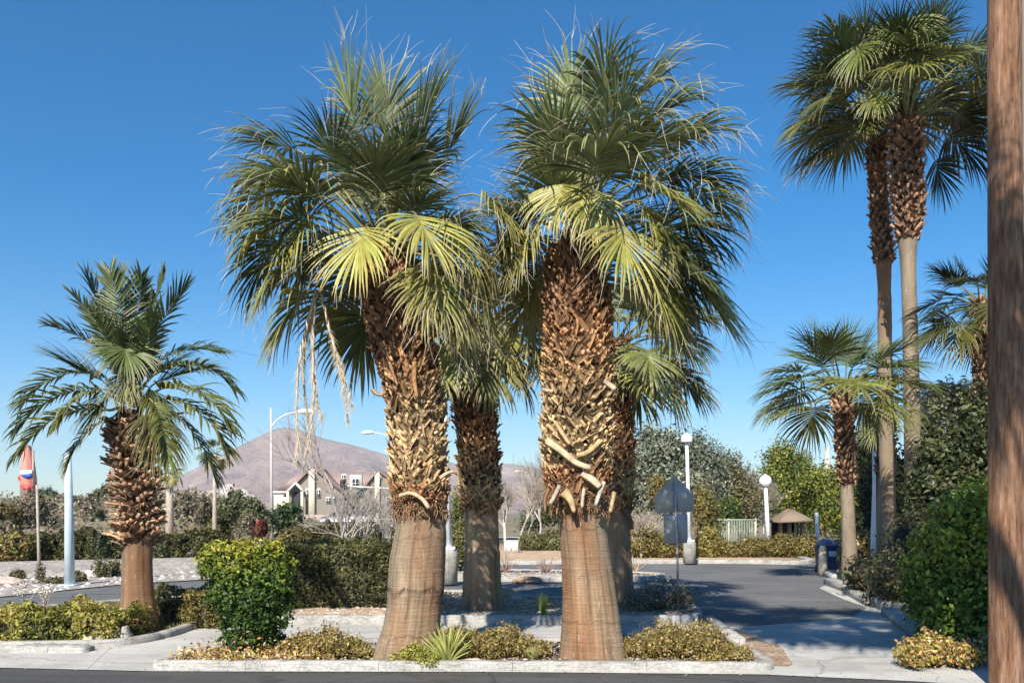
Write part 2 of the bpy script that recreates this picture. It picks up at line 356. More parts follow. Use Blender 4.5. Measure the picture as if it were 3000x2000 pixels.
# concrete walk and driveway apron
apron = [A(*p) for p in street_edge]
conc = apron[1:]+[A(9, 11), A(6.2, 12.0), G(2690, 1864), G(2640, 1800), G(2560, 1770), G(2510, 1745), G(2420, 1712), G(2400, 1722), G(2465, 1752), G(2540, 1780), G(2500, 1804), G(2340, 1824), G(2200, 1834), G(2090, 1838), A(2.6, 14.35), A(-4.2, 14.35), A(-4.75, 15.6), A(-5.6, 14.2), A(-6.7, 12.2), A(-9, 12.0), A(-12, 12.6)]
sheet('pavement', conc, Zc, M_CONC)
gravel = [G(-900, 1766), G(0, 1748), G(370, 1710), G(620, 1696), G(900, 1650), G(900, 1628), G(450, 1640), G(0, 1640), G(-900, 1650)]
sheet('gravel_verge', gravel, 0.008, M_GRAVEL)
tanp = smooth_poly([A(3.0, 10.4), A(3.08, 12.2), A(3.22, 14.2), A(3.34, 13.9), A(3.52, 13.2), A(3.50, 12.4), A(3.62, 11.9), A(3.42, 11.0), A(3.30, 10.35)], 1)
sheet('dirt_patch', tanp, 0.008, M_SOIL)
m = MB(); prism(m, [(2.98, 11.9), (3.12, 11.85), (3.27, 14.45), (3.12, 14.5)], -.02, .12); o = m.build('kerb', M_KERB); o['kind'] = 'structure'

def planter(poly, h, name, soilmat=M_SOIL, kerbw=0.14, soil=True, mound=0.0):
    poly = smooth_poly(poly, 2); q_ = []
    for a, b in zip(poly, np.roll(poly, -1, 0)):
        k_ = max(1, int(np.linalg.norm(b-a)/.09)) if max(np.abs(a).max(), np.abs(b).max()) < 20 else 1
        q_ += [a+(b-a)*u/k_ for u in range(k_)]
    poly = np.array(q_); inner = inset(poly, kerbw); n = len(poly)
    ar = 0.5*np.sum(poly[:, 0]*np.roll(poly[:, 1], -1)-np.roll(poly[:, 0], -1)*poly[:, 1])
    if ar < 0: poly = poly[::-1]; inner = inner[::-1]
    jt = rng.normal(0, .006, (n, 1))-(rng.random((n, 1)) < .05)*.02; poly = inset(poly, .0)+nrm(inset(poly, .1)-poly)*np.abs(jt)*.8
    b2 = inset(poly, 0.022)+rng.normal(0, .004, (n, 2)); h2 = inset(poly, kerbw-0.02); jz = rng.normal(0, .003, (n, 1))-np.abs(jt)*.5
    rings = [np.c_[poly, np.full(n, -0.02)], np.c_[poly, h-.022+2*jz], np.c_[b2, h+jz], np.c_[h2, h+jz*.5], np.c_[inner, np.full(n, h-.03)], np.c_[inner, np.full(n, -.02)]]
    i = np.arange(n); f = np.concatenate([np.stack([k*n+i, k*n+(i+1) % n, (k+1)*n+(i+1) % n, (k+1)*n+i], -1) for k in range(5)])
    m = MB(); m.add(np.concatenate(rings), f); o = m.build('kerb', M_KERB); o['kind'] = 'structure'
    if soil:
        m = MB(); prism(m, inner, -.02, h-.045); o = m.build(name, soilmat); o['kind'] = 'structure'
    return inner
isl1 = planter([A(-4.15, 10.12), A(-3.9, 10.12), A(-1, 10.06), A(1.6, 10.04), A(2.85, 9.95), A(3.1, 10.3), A(2.95, 11.6), A(2.3, 12.0), A(0, 12.1), A(-2.2, 12.0), A(-3.3, 11.6), A(-4.1, 10.5)], 0.11, 'planting_bed')
isl2 = planter([A(-3.95, 14.3), A(-3.0, 14.25), A(0, 14.2), A(2.8, 14.2), A(3.2, 14.6), A(3.35, 16.6), A(2.6, 17.2), A(0.4, 17.6), A(-0.8, 19), A(-3, 19.5), A(-5.0, 19.0), A(-4.8, 16)], 0.15, 'planting_bed')
isl3 = planter([A(-16, 11.7), A(-7.0, 11.65), A(-5.4, 11.75), A(-4.95, 12.3), A(-4.85, 13.8), A(-5.3, 16.4), G(560, 1752)[:2], G(300, 1772)[:2], G(0, 1795)[:2], A(-16, 16)], 0.10, 'planting_bed', M_GRASSG)
isl4 = planter([G(1100, 1704)[:2], G(1400, 1702)[:2], G(1900, 1704)[:2], G(1960, 1696)[:2], G(1930, 1687)[:2], G(1700, 1680)[:2], G(1350, 1676)[:2], G(1100, 1678)[:2]], 0.13, 'planting_bed', M_GRAVEL)
# far kerb and verge
isl5 = planter([A(-18, 31.4), A(-6, 30.8), G(1450, 1653)[:2], G(1850, 1651)[:2], G(2200, 1650)[:2], G(2360, 1655)[:2], A(11.5, 33), A(11, 60), A(-18, 60)], 0.14, 'planting_bed', M_SOIL, 0.3)
# right bed
isl6 = planter([A(5.85, 9.2), A(5.5, 10.5), A(5.6, 11.9), A(6.0, 12.9), A(6.95, 15.4), A(7.3, 17.3), A(7.75, 19.8), A(8.3, 22.2), A(9.5, 27), A(10.6, 29.5), A(14, 30), A(24, 30), A(24, 9)], 0.14, 'planting_bed', M_SOIL, 0.22)

# ------------------------------------------------------------------ leaves
def leaf_cloud(mb, pts, nor, size, pal, wt=None, asp=0.5, flat=0.5, colvar=0.25, clump=None, up=0.0):
    n = len(pts); nor = nrm(nor+rng.standard_normal((n, 3))*flat+A(0, 0, up))
    t = nrm(np.cross(nor, rng.standard_normal((n, 3)))); b = np.cross(nor, t)
    s = (size*(0.45+1.1*rng.random(n)**1.3))[:, None]
    v = np.stack([pts-t*s*.5, pts+b*s*asp*.5+nor*s*.1, pts+t*s*.5, pts-b*s*asp*.5+nor*s*.1], 1)
    pal = np.asarray(pal, float)
    if clump is None: k = rng.choice(len(pal), n, p=wt)
    else:
        k = np.clip(((clump+rng.normal(0, .16, n))*len(pal)).astype(int), 0, len(pal)-1)
    c = pal[k]*(1+colvar*rng.standard_normal((n, 1)))*(1+0.06*rng.standard_normal((n, 3))); c = np.clip(c, 0.005, 0.9)
    mb.add(v, np.arange(4*n).reshape(n, 4), np.repeat(c, 4, 0))
def rand_dir(n): return nrm(rng.standard_normal((n, 3)))
def lumps_cloud(mb, lumps, n, size, pal, clus=0.0, shell=0.35, **kw):
    """lumps: list of (centre, radii); leaves near the skin of each lump, gathered on twigs when clus > 0"""
    vol = np.array([np.prod(r)**(2/3) for c, r in lumps]); vol /= vol.sum()
    for (c, r), w_ in zip(lumps, vol):
        k = max(8, int(n*w_)); r = np.asarray(r, float); c = np.asarray(c, float)
        if clus > 0:
            nc = max(6, k//26); d0 = rand_dir(nc); rad0 = 1-shell*rng.random(nc)**1.0+0.10*rng.standard_normal(nc)
            j = rng.integers(0, nc, k); cp = c+d0[j]*rad0[j, None]*r
            p = cp+rng.standard_normal((k, 3))*clus*np.minimum(r, 1.5); d = d0[j]
            cl = (rng.random(nc))[j]
        else:
            d = rand_dir(k); rad = 1-shell*rng.random(k)**1.5+0.05*rng.standard_normal(k)
            bumpy = 1+0.12*np.sin(d[:, 0]*7+c[0])*np.sin(d[:, 2]*8+c[1])+.06*np.sin(d[:, 1]*13+d[:, 2]*9)
            p = c+d*(rad*bumpy)[:, None]*r
            cl = None
        kk = p[:, 2] > 0.03; p = p[kk]; d = d[kk]; cl = cl[kk] if cl is not None else None
        if 'clump' in kw: cl = kw['clump'](p)
        leaf_cloud(mb, p, d/r*r.min(), size, pal, clump=cl, **{q: v for q, v in kw.items() if q != 'clump'})
def core(mb, lumps, k=0.72, col=(0.05, 0.045, 0.02)):  # dark inner solid added so the foliage looks shaded inside
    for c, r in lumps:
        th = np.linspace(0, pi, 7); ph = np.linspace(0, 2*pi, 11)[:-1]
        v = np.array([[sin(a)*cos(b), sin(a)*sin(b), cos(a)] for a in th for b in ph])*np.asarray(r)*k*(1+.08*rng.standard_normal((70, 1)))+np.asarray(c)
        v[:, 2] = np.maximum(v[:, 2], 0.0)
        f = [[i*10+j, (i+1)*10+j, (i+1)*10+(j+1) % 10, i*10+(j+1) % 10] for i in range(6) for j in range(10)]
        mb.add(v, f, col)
def stems(mb, base, lumps, rad=0.03, n=5, col=(0.16, 0.12, 0.08)):
    base = np.asarray(base, float)
    for c, r in lumps:
        for _ in range(n):
            e = np.asarray(c)+rand_dir(1)[0]*np.asarray(r)*0.6; mid = (base+e)/2+A(0, 0, .1)*rng.random()
            b0 = base+A(*(rng.normal(0, .012, 2)), 0)
            tube(mb, [b0, mid, e], [rad, rad*.7, rad*.3], 5, col, False)
def bush(name, label, cat, base, lumps, n, size, pal, group=None, corek=0.7, corecol=(0.05, 0.05, 0.02), stem=True, mat_=None, **kw):
    t = thing(name, label, cat, base, group)
    m = MB(); lumps_cloud(m, lumps, n, size, pal, **kw)
    if kw.get('clus', 0) > 0 and name in ('bush', 'hedge'): lumps_cloud(m, lumps, int(n*.7), size, pal, **dict(kw, clus=0, shell=.3))
    if corek: core(m, lumps, corek, corecol)
    m.build('foliage', mat_ or M_LEAF, t)
    if stem:
        m = MB(); stems(m, base, lumps, rad=0.02+size*.12); m.build('stem', M_BARK, t)
    return t
GREEN = [(0.035, 0.06, 0.015), (0.06, 0.10, 0.02), (0.10, 0.155, 0.03), (0.17, 0.22, 0.035)]
YGREEN = [(0.10, 0.15, 0.02), (0.17, 0.22, 0.025), (0.27, 0.28, 0.03), (0.40, 0.34, 0.05)]
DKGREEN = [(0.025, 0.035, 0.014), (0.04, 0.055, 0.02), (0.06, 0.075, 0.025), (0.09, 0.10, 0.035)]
OCHRE = [(0.12, 0.10, 0.03), (0.22, 0.16, 0.05), (0.33, 0.23, 0.07), (0.17, 0.17, 0.05)]
GOLD = [(0.16, 0.11, 0.035), (0.30, 0.21, 0.06), (0.42, 0.31, 0.12), (0.22, 0.19, 0.05), (0.33, 0.28, 0.05), (0.36, 0.25, 0.13)]
GREYG = [(0.10, 0.12, 0.07), (0.16, 0.18, 0.12), (0.24, 0.26, 0.18), (0.32, 0.33, 0.25)]
BROWN = [(0.13, 0.10, 0.07), (0.20, 0.165, 0.11), (0.28, 0.23, 0.16), (0.15, 0.15, 0.08)]
RUST = [(0.30, 0.14, 0.05), (0.45, 0.24, 0.07), (0.55, 0.36, 0.14), (0.36, 0.30, 0.06), (0.6, 0.5, 0.3)]

# ------------------------------------------------------------------ fan palms
UP = A(0, 0, 1)
def frond(mb, P0, hub, axis, Rr, nseg=44, nst=7, spread=125, droop=0.9, costa=0.3, cb=(0.1, 0.14, 0.05), ct=(0.45, 0.38, 0.2),
          tipfrac=0.25, threads=0, plume=0.0, cdr=None, out_=None, petc=(0.30, 0.27, 0.12), pleat=0.35, messy=1.0, fill=0.5):
    P0 = np.asarray(P0, float); hub = np.asarray(hub, float); axis = nrm(axis)
    ln = np.linalg.norm(hub-P0); t = np.linspace(0, 1, 8)[:, None]
    o_ = hub-P0; o_[2] = 0; o_ = nrm(o_) if np.linalg.norm(o_) > .05 else A(0, -1, 0)
    c1 = P0+nrm(nrm(hub-P0)+UP*.35)*ln*.4; c2 = hub-axis*ln*.3
    pet = P0*(1-t)**3+3*c1*t*(1-t)**2+3*c2*t*t*(1-t)+hub*t**3
    tube(mb, pet, np.linspace(.022, .010, 8)*(Rr/1.0), 4, petc, False)
    if out_ is None: out_ = o_
    phi = axis[2]; hint = UP-out_*phi*0.9
    n0 = hint-axis*(hint@axis); n0 = nrm(n0); side = np.cross(n0, axis)
    # costa
    u = np.linspace(-1, 1, nseg)+rng.normal(0, .3/nseg, nseg); au = np.clip(np.abs(u), 0, 1); sg = np.sign(u)
    cl = costa*Rr; tc = (1-au)**1.0
    steps = 10; d = axis.copy(); cp = [hub.copy()]; cd = [axis.copy()]
    for k in range(steps):
        d = nrm(d+A(0, 0, -1)*(droop*0.88*costa if cdr is None else cdr)/steps); cp.append(cp[-1]+d*cl/steps); cd.append(d.copy())
    cp = np.array(cp); cd = np.array(cd); q = tc*steps; q0 = np.clip(q.astype(int), 0, steps-1); fr = (q-q0)[:, None]
    org = cp[q0]*(1-fr)+cp[q0+1]*fr; tan = nrm(cd[q0]*(1-fr)+cd[q0+1]*fr)
    sd_ = np.broadcast_to(side, tan.shape); nn = nrm(np.cross(tan, sd_)); 
    nn = np.where((nn@n0)[:, None] < 0, -nn, nn)
    th = np.radians(spread)*sg*au**0.85
    dr = nrm(tan*np.cos(th)[:, None]+sd_*np.sin(th)[:, None]+nn*(0.16+rng.normal(0, .07*messy, nseg))[:, None])
    et = nrm(-tan*np.sin(th)[:, None]+sd_*np.cos(th)[:, None])
    Ls = Rr*(1-cl/Rr*tc)*(1-0.30*au**2)*(1+rng.normal(0, .06*messy, nseg))
    if plume > 0:
        Ls = Rr*plume*(.75+.5*np.sin(pi*np.clip(au*1.1, 0, 1)))*(1+rng.normal(0, .12, nseg)); th = np.radians(spread)*sg*(0.25+.75*np.clip(au*1.6, 0, 1))
        dr = nrm(tan*np.cos(th)[:, None]+sd_*np.sin(th)[:, None]+nn*(0.2+rng.normal(0, .15, nseg))[:, None]); et = nrm(-tan*np.sin(th)[:, None]+sd_*np.cos(th)[:, None])
    s = np.linspace(0, 1, nst); ds = 1/(nst-1)
    pos = org.copy(); dd = dr.copy()
    drp = droop*(0.75+0.5*rng.random(nseg))*(1+messy*1.6*(rng.random(nseg) < .16))
    dth = 2*np.radians(spread)/nseg
    PP = []; WW = []; SS = []
    for k in range(nst):
        w_ = dth*np.minimum(s[k], fill)*Ls*1.2+0.003+(1.2*cl/nseg if s[k] < fill else 0)
        if plume > 0: w_ = .030*Rr*np.ones(nseg)*min(1, s[k]*4+.4)
        if s[k] > fill: w_ = w_*np.clip(1-((s[k]-fill)/(1-fill))**1.25, 0.06, 1)
        PP.append(pos.copy()); WW.append(w_); SS.append(nrm(et-dd*np.sum(et*dd, 1)[:, None]))
        g = drp*ds*(0.12+2.7*s[k]**1.9)
        dd = nrm(dd+A(0, 0, -1)*g[:, None]+rng.normal(0, .05*messy, (nseg, 3))*s[k]); pos = pos+dd*(Ls*ds)[:, None]
    PP = np.array(PP); WW = np.array(WW)[..., None]; SS = np.array(SS)
    DD = nrm(np.gradient(PP, axis=0)); NN = np.cross(SS, DD); sgn = np.sign(np.sum(NN*n0, -1, keepdims=True)); sgn[sgn == 0] = 1
    V = np.stack([PP-SS*WW*.5, PP+NN*sgn*WW*pleat, PP+SS*WW*.5], 2)     # station, seg, 3
    cc = np.asarray(cb)[None, None]*(1+rng.normal(0, .2, (1, nseg, 1)))*(1+rng.normal(0, .05, (1, nseg, 3))); tipc = np.asarray(ct)[None, None]
    k = np.clip((s-(1-tipfrac))/max(tipfrac, .01), 0, 1)[:, None, None]**0.8*(0.6+.6*rng.random((1, nseg, 1)))
    C = np.clip(cc*(1-k)+tipc*k, 0, .9)
    C = np.repeat(C[:, :, None], 3, 2)
    st = np.arange(nst-1)[:, None, None]*nseg*3+np.arange(nseg)[None, :, None]*3+np.arange(2)[None, None]
    f = np.stack([st, st+1, st+nseg*3+1, st+nseg*3], -1).reshape(-1, 4)
    mb.add(V, f, C.reshape(-1, 3))
    if threads:
        idx = rng.integers(0, nseg, threads)
        p = PP[-2][idx]; d = nrm(DD[-2][idx]+rng.normal(0, .35, (threads, 3))+A(0, 0, .12)); L_ = rng.uniform(.15, .42, threads)*Rr
        cur = rng.normal(0, .28, (threads, 3))-A(0, 0, .25); pts = []
        for k in range(6):
            pts.append(p.copy()); d = nrm(d+cur*.2); p = p+d*(L_/5)[:, None]
        pts = np.array(pts); tt = nrm(np.gradient(pts, axis=0)); sv = nrm(np.cross(tt, A(0.3, 1, .2)))
        wd = np.linspace(.0024, .0011, 6)[:, None, None]
        V = np.stack([pts-sv*wd, pts+sv*wd], 2)
        st = np.arange(5)[:, None]*threads*2+np.arange(threads)[None]*2
        f = np.stack([st, st+1, st+threads*2+1, st+threads*2], -1).reshape(-1, 4)
        mb.add(V, f, np.clip(np.asarray((0.50, 0.45, 0.32))*np.ones((V.size//3, 1)), 0, 1))

def path_at(cl, z):
    cl = np.asarray(cl, float); return A(np.interp(z, cl[:, 2], cl[:, 0]), np.interp(z, cl[:, 2], cl[:, 1]), z)
def trunk_mesh(mb, cl, colf, sides=40, dz=0.05, bump=0.012, lob=0.03):
    """cl rows: x, y, z, radius"""
    cl = np.asarray(cl, float); z = np.arange(cl[0, 2], cl[-1, 2]+dz, dz); z[-1] = cl[-1, 2]
    def sm(col):
        y = np.interp(z, cl[:, 2], cl[:, col]); k = min(9, max(1, len(z)//6*2+1)); return np.convolve(np.pad(y, k//2, 'edge'), np.ones(k)/k, 'valid')
    x, y, r = sm(0), sm(1), sm(3); a = np.arange(sides)*2*pi/sides
    ph = rng.random(3)*6
    rr = r[:, None]*(1+lob*np.sin(3*a+ph[0])[None]*np.cos(z*1.3+ph[1])[:, None]+lob*.6*np.sin(5*a+ph[2]+z[:, None]*.7))+(bump*r[:, None]*rng.standard_normal((len(z), 1))*.8+bump*r[:, None]*rng.standard_normal((len(z), sides))*.5)*min(1, dz/.04)
    V = np.stack([x[:, None]+rr*np.cos(a), y[:, None]+rr*np.sin(a), z[:, None]+0*rr], -1)
    n = sides; i = np.arange(len(z)-1)[:, None]*n; j = np.arange(n)[None]; j2 = (j+1) % n
    f = np.stack([i+j, i+j2, i+n+j2, i+n+j], -1).reshape(-1, 4)
    C = colf(np.broadcast_to(a[None], rr.shape), np.broadcast_to(z[:, None], rr.shape))
    mb.add(V, f, C.reshape(-1, 3)); mb.f.append((np.arange(n)+mb.n-n)[None])
def boots(mb, cl, z0, z1, colf, dz=0.085, per=13, leg=0.14, thick=0.013, stub=0.045, outw=0.055, wleg=0.05, messy=1.0):
    cl = np.asarray(cl, float); z = z0; row = 0
    while z < z1:
        r = float(np.interp(z, cl[:, 2], cl[:, 3])); cx = float(np.interp(z, cl[:, 2], cl[:, 0])); cy = float(np.interp(z, cl[:, 2], cl[:, 1]))
        for k in range(per):
            a0 = (k+.5*(row % 2)+rng.normal(0, .10*messy))*2*pi/per; zz = z+rng.normal(0, .018*messy)
            if cy > 3 and sin(a0) > 0.75: continue     # the far side never shows from anywhere near the photo
            spread = (0.55+.2*rng.random())*2*pi/per; col = np.clip(np.asarray(colf(zz, a0))*(1+.22*rng.standard_normal()), .01, .9)
            lg = leg*(0.6+.8*rng.random()); ow = outw*(0.4+1.1*rng.random()*messy)
            def pt(da, dzz, o): return A(cx+(r+o)*cos(a0+da), cy+(r+o)*sin(a0+da), zz+dzz)
            tw = rng.normal(0, .12*messy)
            for sgn in (-1, 1):
                if rng.random() < .16*messy: continue
                sp = spread*(.7+.7*rng.random()); lg2 = lg*(.6+.8*rng.random()); ow2 = ow*(.5+rng.random()); bend = rng.normal(0, .35*messy)
                ts = np.linspace(0, 1, 5); pts = np.array([pt(sgn*sp*(1-q)**1.1+tw*q*spread+bend*q*q*spread, lg2*q, ow2*q**1.7+.010) for q in ts])
                rad = nrm((pts-A(cx, cy, 0))*A(1, 1, 0)+A(0, 0, rng.normal(0, .25))); t = nrm(np.gradient(pts, axis=0)); b = nrm(np.cross(t, rad))
                wd = wleg*np.linspace(1.45, .55, 5)[:, None]*(.7+.6*rng.random()); th = thick*(.6+.9*rng.random())
                V = np.stack([pts-b*wd/2+rad*th, pts-b*wd*.3, pts+b*wd*.3, pts+b*wd/2+rad*th*1.2], 1)
                i = np.arange(4)[:, None]*4+np.arange(3)[None]
                f = np.stack([i, i+1, i+5, i+4], -1).reshape(-1, 4)
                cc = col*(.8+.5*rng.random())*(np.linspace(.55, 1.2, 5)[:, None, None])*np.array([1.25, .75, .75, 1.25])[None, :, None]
                mb.add(V, f, np.clip(np.broadcast_to(cc, (5, 4, 3)).reshape(-1, 3), 0, .9))
            # cut petiole stub
            if rng.random() < .9:
                sl = stub*(0.4+1.1*rng.random()); el = 0.75+.35*rng.normal()*messy*.6
                p0 = pt(tw*spread, lg*.85, ow*.75+.01); rdir = A(cos(a0+tw*.2), sin(a0+tw*.2), 0); dv = nrm(rdir*cos(el)+UP*sin(el)+nrm(np.cross(UP, rdir))*rng.normal(0, .25*messy))
                p1 = p0+dv*sl; b = nrm(np.cross(dv, rdir+UP*.01)); nn = np.cross(b, dv); wd = wleg*.75; th = thick*1.3
                V = []
                for p, ww in ((p0, wd), (p1, wd*.7)):
                    V += [p-b*ww/2-nn*th*.4, p-b*ww*.3+nn*th*.6, p+b*ww*.3+nn*th*.6, p+b*ww/2-nn*th*.4]
                mb.add(V, [[0, 1, 5, 4], [1, 2, 6, 5], [2, 3, 7, 6], [3, 0, 4, 7], [4, 5, 6, 7]], np.clip(col*1.15, 0, .9))
        z += dz*(1+.1*rng.normal()); row += 1
def strap(mb, pts, w0, w1, col, thick=0.012, facing=(0, -1, 0)):
    pts = smoothpath(pts, 10); t = nrm(np.gradient(pts, axis=0)); b = nrm(np.cross(t, A(*facing))); n_ = np.cross(b, t); n_ = n_*np.sign(np.sum(n_*A(*facing), -1, keepdims=True))
    w_ = np.linspace(w0, w1, 10)[:, None]
    V = np.stack([pts-b*w_/2, pts-b*w_*.2+n_*thick, pts+b*w_*.2+n_*thick, pts+b*w_/2, pts-n_*thick*.5], 1)
    i = np.arange(9)[:, None]*5+np.arange(5)[None]; j = np.arange(9)[:, None]*5+(np.arange(5)[None]+1) % 5
    mb.add(V, np.stack([i, j, j+5, i+5], -1).reshape(-1, 4), col); mb.f.append((np.arange(5)+mb.n-5)[None])
def smoothpath(p, n):
    p = np.asarray(p, float)
    for _ in range(3):
        q = [p[0]]
        for a, b in zip(p[:-1], p[1:]): q += [a*.75+b*.25, a*.25+b*.75]
        q.append(p[-1]); p = np.array(q)
    s = np.concatenate([[0], np.cumsum(np.linalg.norm(np.diff(p, axis=0), axis=1))]); u = np.linspace(0, s[-1], n)
    return np.stack([np.interp(u, s, p[:, k]) for k in range(3)], 1)

def crown(t, C, n, Rb, Lp, elmax=82, elmin=-50, seed=1, skip=None, yel=0.35, nseg=44, nst=7, droop=0.9, costa=0.3, spread=120, threads=6, colmul=1.0, az0=0.0, sr=0.12, messy=1.0, tipf=.25, bend=1.0, green=None, ct=None, fill=0.5, lf=None):
    rr = random.Random(seed)
    for k in range(n):
        q = (k+.5)/n; el = math.radians(elmax+(elmin-elmax)*q**0.85+rr.gauss(0, 5)); az = az0+k*2.39996+rr.gauss(0, .18)
        lp = Lp*(0.55+.45*min(1, q*2.5))*rr.uniform(.9, 1.1)
        if skip and skip(az % (2*pi), el): continue
        lfk = lf(az) if lf else 1.0; lp *= lfk
        o = A(cos(az), sin(az), 0); d = o*cos(el)+UP*sin(el)
        hub = C+o*sr*.6+d*lp-UP*.10*lp*cos(el)
        bd = math.radians((8+30*q)*bend)*rr.uniform(.6, 1.3); e2 = el-bd*max(.3, cos(el)+.2); e2 = max(e2, -1.45)
        ax = o*cos(e2)+UP*sin(e2)+A(rr.gauss(0, .10), rr.gauss(0, .10), 0)
        old = max(0., (q-.55)/.45); g = np.array(green or (0.14, 0.17, 0.065)); y = np.array((0.30, 0.28, 0.06))
        kk = min(1, max(0, old*yel*2+rr.gauss(0, .10))); cb = (g*(1-kk)+y*kk)*colmul*rr.uniform(.8, 1.2)
        sp_ = spread*(.5+.36*min(1, q*1.8)); m = MB(); frond(m, C+o*sr-UP*.25*q, hub, ax, Rb*(.4+.6*lfk)*rr.uniform(.88, 1.1)*(0.8+.2*min(1, q*3)), nseg, nst, sp_, droop*(0.35+1.05*q)*rr.uniform(.8, 1.25), costa*(1.4-.6*q), cb, ct or (0.42, 0.36, 0.17), tipf+.25*old, int(threads*(2.2 if q < .5 else .5)), out_=o, petc=(0.24, 0.26, 0.10), messy=messy, fill=fill)
        m.build('frond', M_FROND, t)
def hand(t, C, D, specs, nseg=44, nst=9):
    for (hx, hy, dd, ang, tilt, Rb, droop, col, extra) in specs:
        hub = P(hx, hy, D+dd); a = radians(ang); ti = radians(tilt)
        ax = A(cos(a)*cos(ti), sin(ti), sin(a)*cos(ti)); m = MB(); kw = dict(threads=10, costa=.28, spread=80, fill=.5); kw.update(extra)
        frond(m, C+nrm(hub-C)*.1, hub, ax, Rb, nseg, nst, droop=droop, cb=col, **kw); m.build('frond', M_FROND, t)

Yl = (0.37, 0.345, 0.085); Yg = (0.31, 0.30, 0.075); Gd = (0.095, 0.125, 0.048); Gm = (0.16, 0.185, 0.065); Gp = (0.20, 0.235, 0.09)
Straw = (0.50, 0.42, 0.22)
def trunkcol_big(red_az, red_amt, g=(0.30, 0.24, 0.165), scars=()):
    def f(a, z):
        d = np.cos(a-red_az); k = np.clip(.5+1.2*(d-.45), 0, 1)*red_amt*(0.75+.25*np.sin(z*4+a*3))
        base = np.asarray(g)[None, None]*np.ones(a.shape+(1,)); red = A(0.28, 0.14, 0.07)
        grey = A(0.25, 0.215, 0.165); k2 = np.clip(-d*.9, 0, 1)*.7
        c = base*(1-k2[..., None])+grey*k2[..., None]; c = c*(1-k[..., None])+red*k[..., None]
        a_ = np.abs(((a+pi) % (2*pi))-pi)        # symmetric, so the noise closes round the trunk
        st = vnoise(a_*2.2+11, z*1.5+3, 21)*.65+vnoise(a_*6+5, z*4+3, 22)*.35; q = np.clip((st-.54)*5, 0, 1)[..., None]*.55
        c = c*(1-q)+A(.29, .17, .095)*q
        dr = vnoise(a_*15+3, z*1.1+7, 23); c = c*(1-.38*np.clip((dr-.62)*6, 0, 1)[..., None]); c = c*(1+.30*np.clip((.30-dr)*6, 0, 1)[..., None])
        for zs, wz, dk in scars:
            e = np.abs(z-zs-.018*np.sin(7*a_+zs*9)-.022*(vnoise(a_*9+zs, z*0+2, 24)-.5)*2); c = c*(1-dk*np.exp(-(e/wz)**2)*(.4+.9*vnoise(a_*8+7, z*0+zs*3, 25)))[..., None]
        return c
    return f

# --- palm one (left of the centre pair)
D1 = 10.6
def CL(D, rows, zb=0.0): return np.array([[*P(px, py, D)[:2], (H-(py-HOR)/F*D), wpx/2/F*D] for px, py, wpx in rows])
cl1 = CL(D1, [(1196, 1945, 215), (1192, 1900, 185), (1206, 1830, 165), (1214, 1760, 158), (1217, 1740, 166), (1222, 1640, 164), (1232, 1560, 150), (1234, 1500, 134), (1230, 1470, 140), (1226, 1380, 144), (1222, 1250, 142), (1208, 1150, 146), (1185, 1050, 158), (1160, 950, 160), (1142, 850, 150), (1132, 760, 120), (1128, 690, 90)])
b1 = A(cl1[0, 0], D1, 0.05)
p1 = thing('fan_palm', 'tall fan palm with left-leaning shaggy trunk and dry seed stalks dangling from its left side', 'palm tree', b1, 'fan palms with thick trunks')
m = MB(); trunk_mesh(m, cl1[:9], trunkcol_big(-1.0, .6, scars=((.88, .022, .75), (.84, .012, .5), (1.5, .01, .4), (.35, .012, .4), (1.74, .03, .6))), 90, .015); m.build('trunk', M_TRUNK, p1, True)
def bootcol(zlow, zmid, zhigh, zdark):
    def f(z, a):
        brown = A(0.30, 0.165, 0.09); tan_ = A(0.54, 0.39, 0.21); rust = A(0.42, 0.22, 0.105); dark = A(0.17, 0.085, 0.05)
        if z < zlow: k = (.75+.5*rng.random()); return (rust*.7+dark*.3)*k
        if z < zmid: k = rng.random(); return tan_*(1-k*.3)+rust*k*.3
        if z < zhigh: q = (z-zmid)/(zhigh-zmid); k = rng.random(); return (tan_*.75*(1-q)+rust*q)*(.8+.4*k)
        return brown*(.8+.5*rng.random())
    return f
def Zp(py, D): return H-(py-HOR)/F*D
def fib(cl, sc=0.97):
    c = cl.copy(); c[:, 3] *= sc; return c
def fibcol(c): return lambda a, z: np.asarray(c)[None, None]*np.ones(a.shape+(1,))
m = MB(); trunk_mesh(m, fib(cl1[7:]), fibcol((0.11, 0.06, 0.035)), 30, .06, .05)
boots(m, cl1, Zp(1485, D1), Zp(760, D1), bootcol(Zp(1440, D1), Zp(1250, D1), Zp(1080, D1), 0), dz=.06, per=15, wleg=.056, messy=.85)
m.build('leaf_bases', M_BOOT, p1)
C1 = P(1128, 745, D1)
m = MB()
STR = [([(1170, 1452), (1205, 1440), (1240, 1462), (1256, 1488)], .045, .06, (0.55, 0.42, 0.26)), ([(1090, 1140), (1110, 1160), (1130, 1150)], .05, .03, (0.4, 0.25, .13)), ([(1290, 1400), (1310, 1385), (1330, 1380)], .05, .04, (.5, .4, .26)), ([(1215, 1060), (1212, 1110), (1222, 1165)], .07, .05, (.38, .2, .09)), ([(1140, 1060), (1155, 1100), (1165, 1130)], .05, .03, (.3, .17, .09)), ([(1190, 860), (1200, 900), (1195, 950)], .07, .05, (.36, .2, .1))]
for pts, w0, w1, c in STR:
    m = MB(); strap(m, [P(x, y, D1-.37-.03*q) for q, (x, y) in enumerate(pts)], w0, w1, c); m.build('peeling_leaf_base', M_BOOT, p1)
crown(p1, C1, 34, 1.05, .98, 86, -30, seed=3, threads=7, nseg=44, lf=lambda a: .68 if cos(a) > .45 else 1.0, droop=.95, az0=.4, yel=.55, sr=.10,
      skip=lambda az, el: el < .45 and sin(az) < -.5)
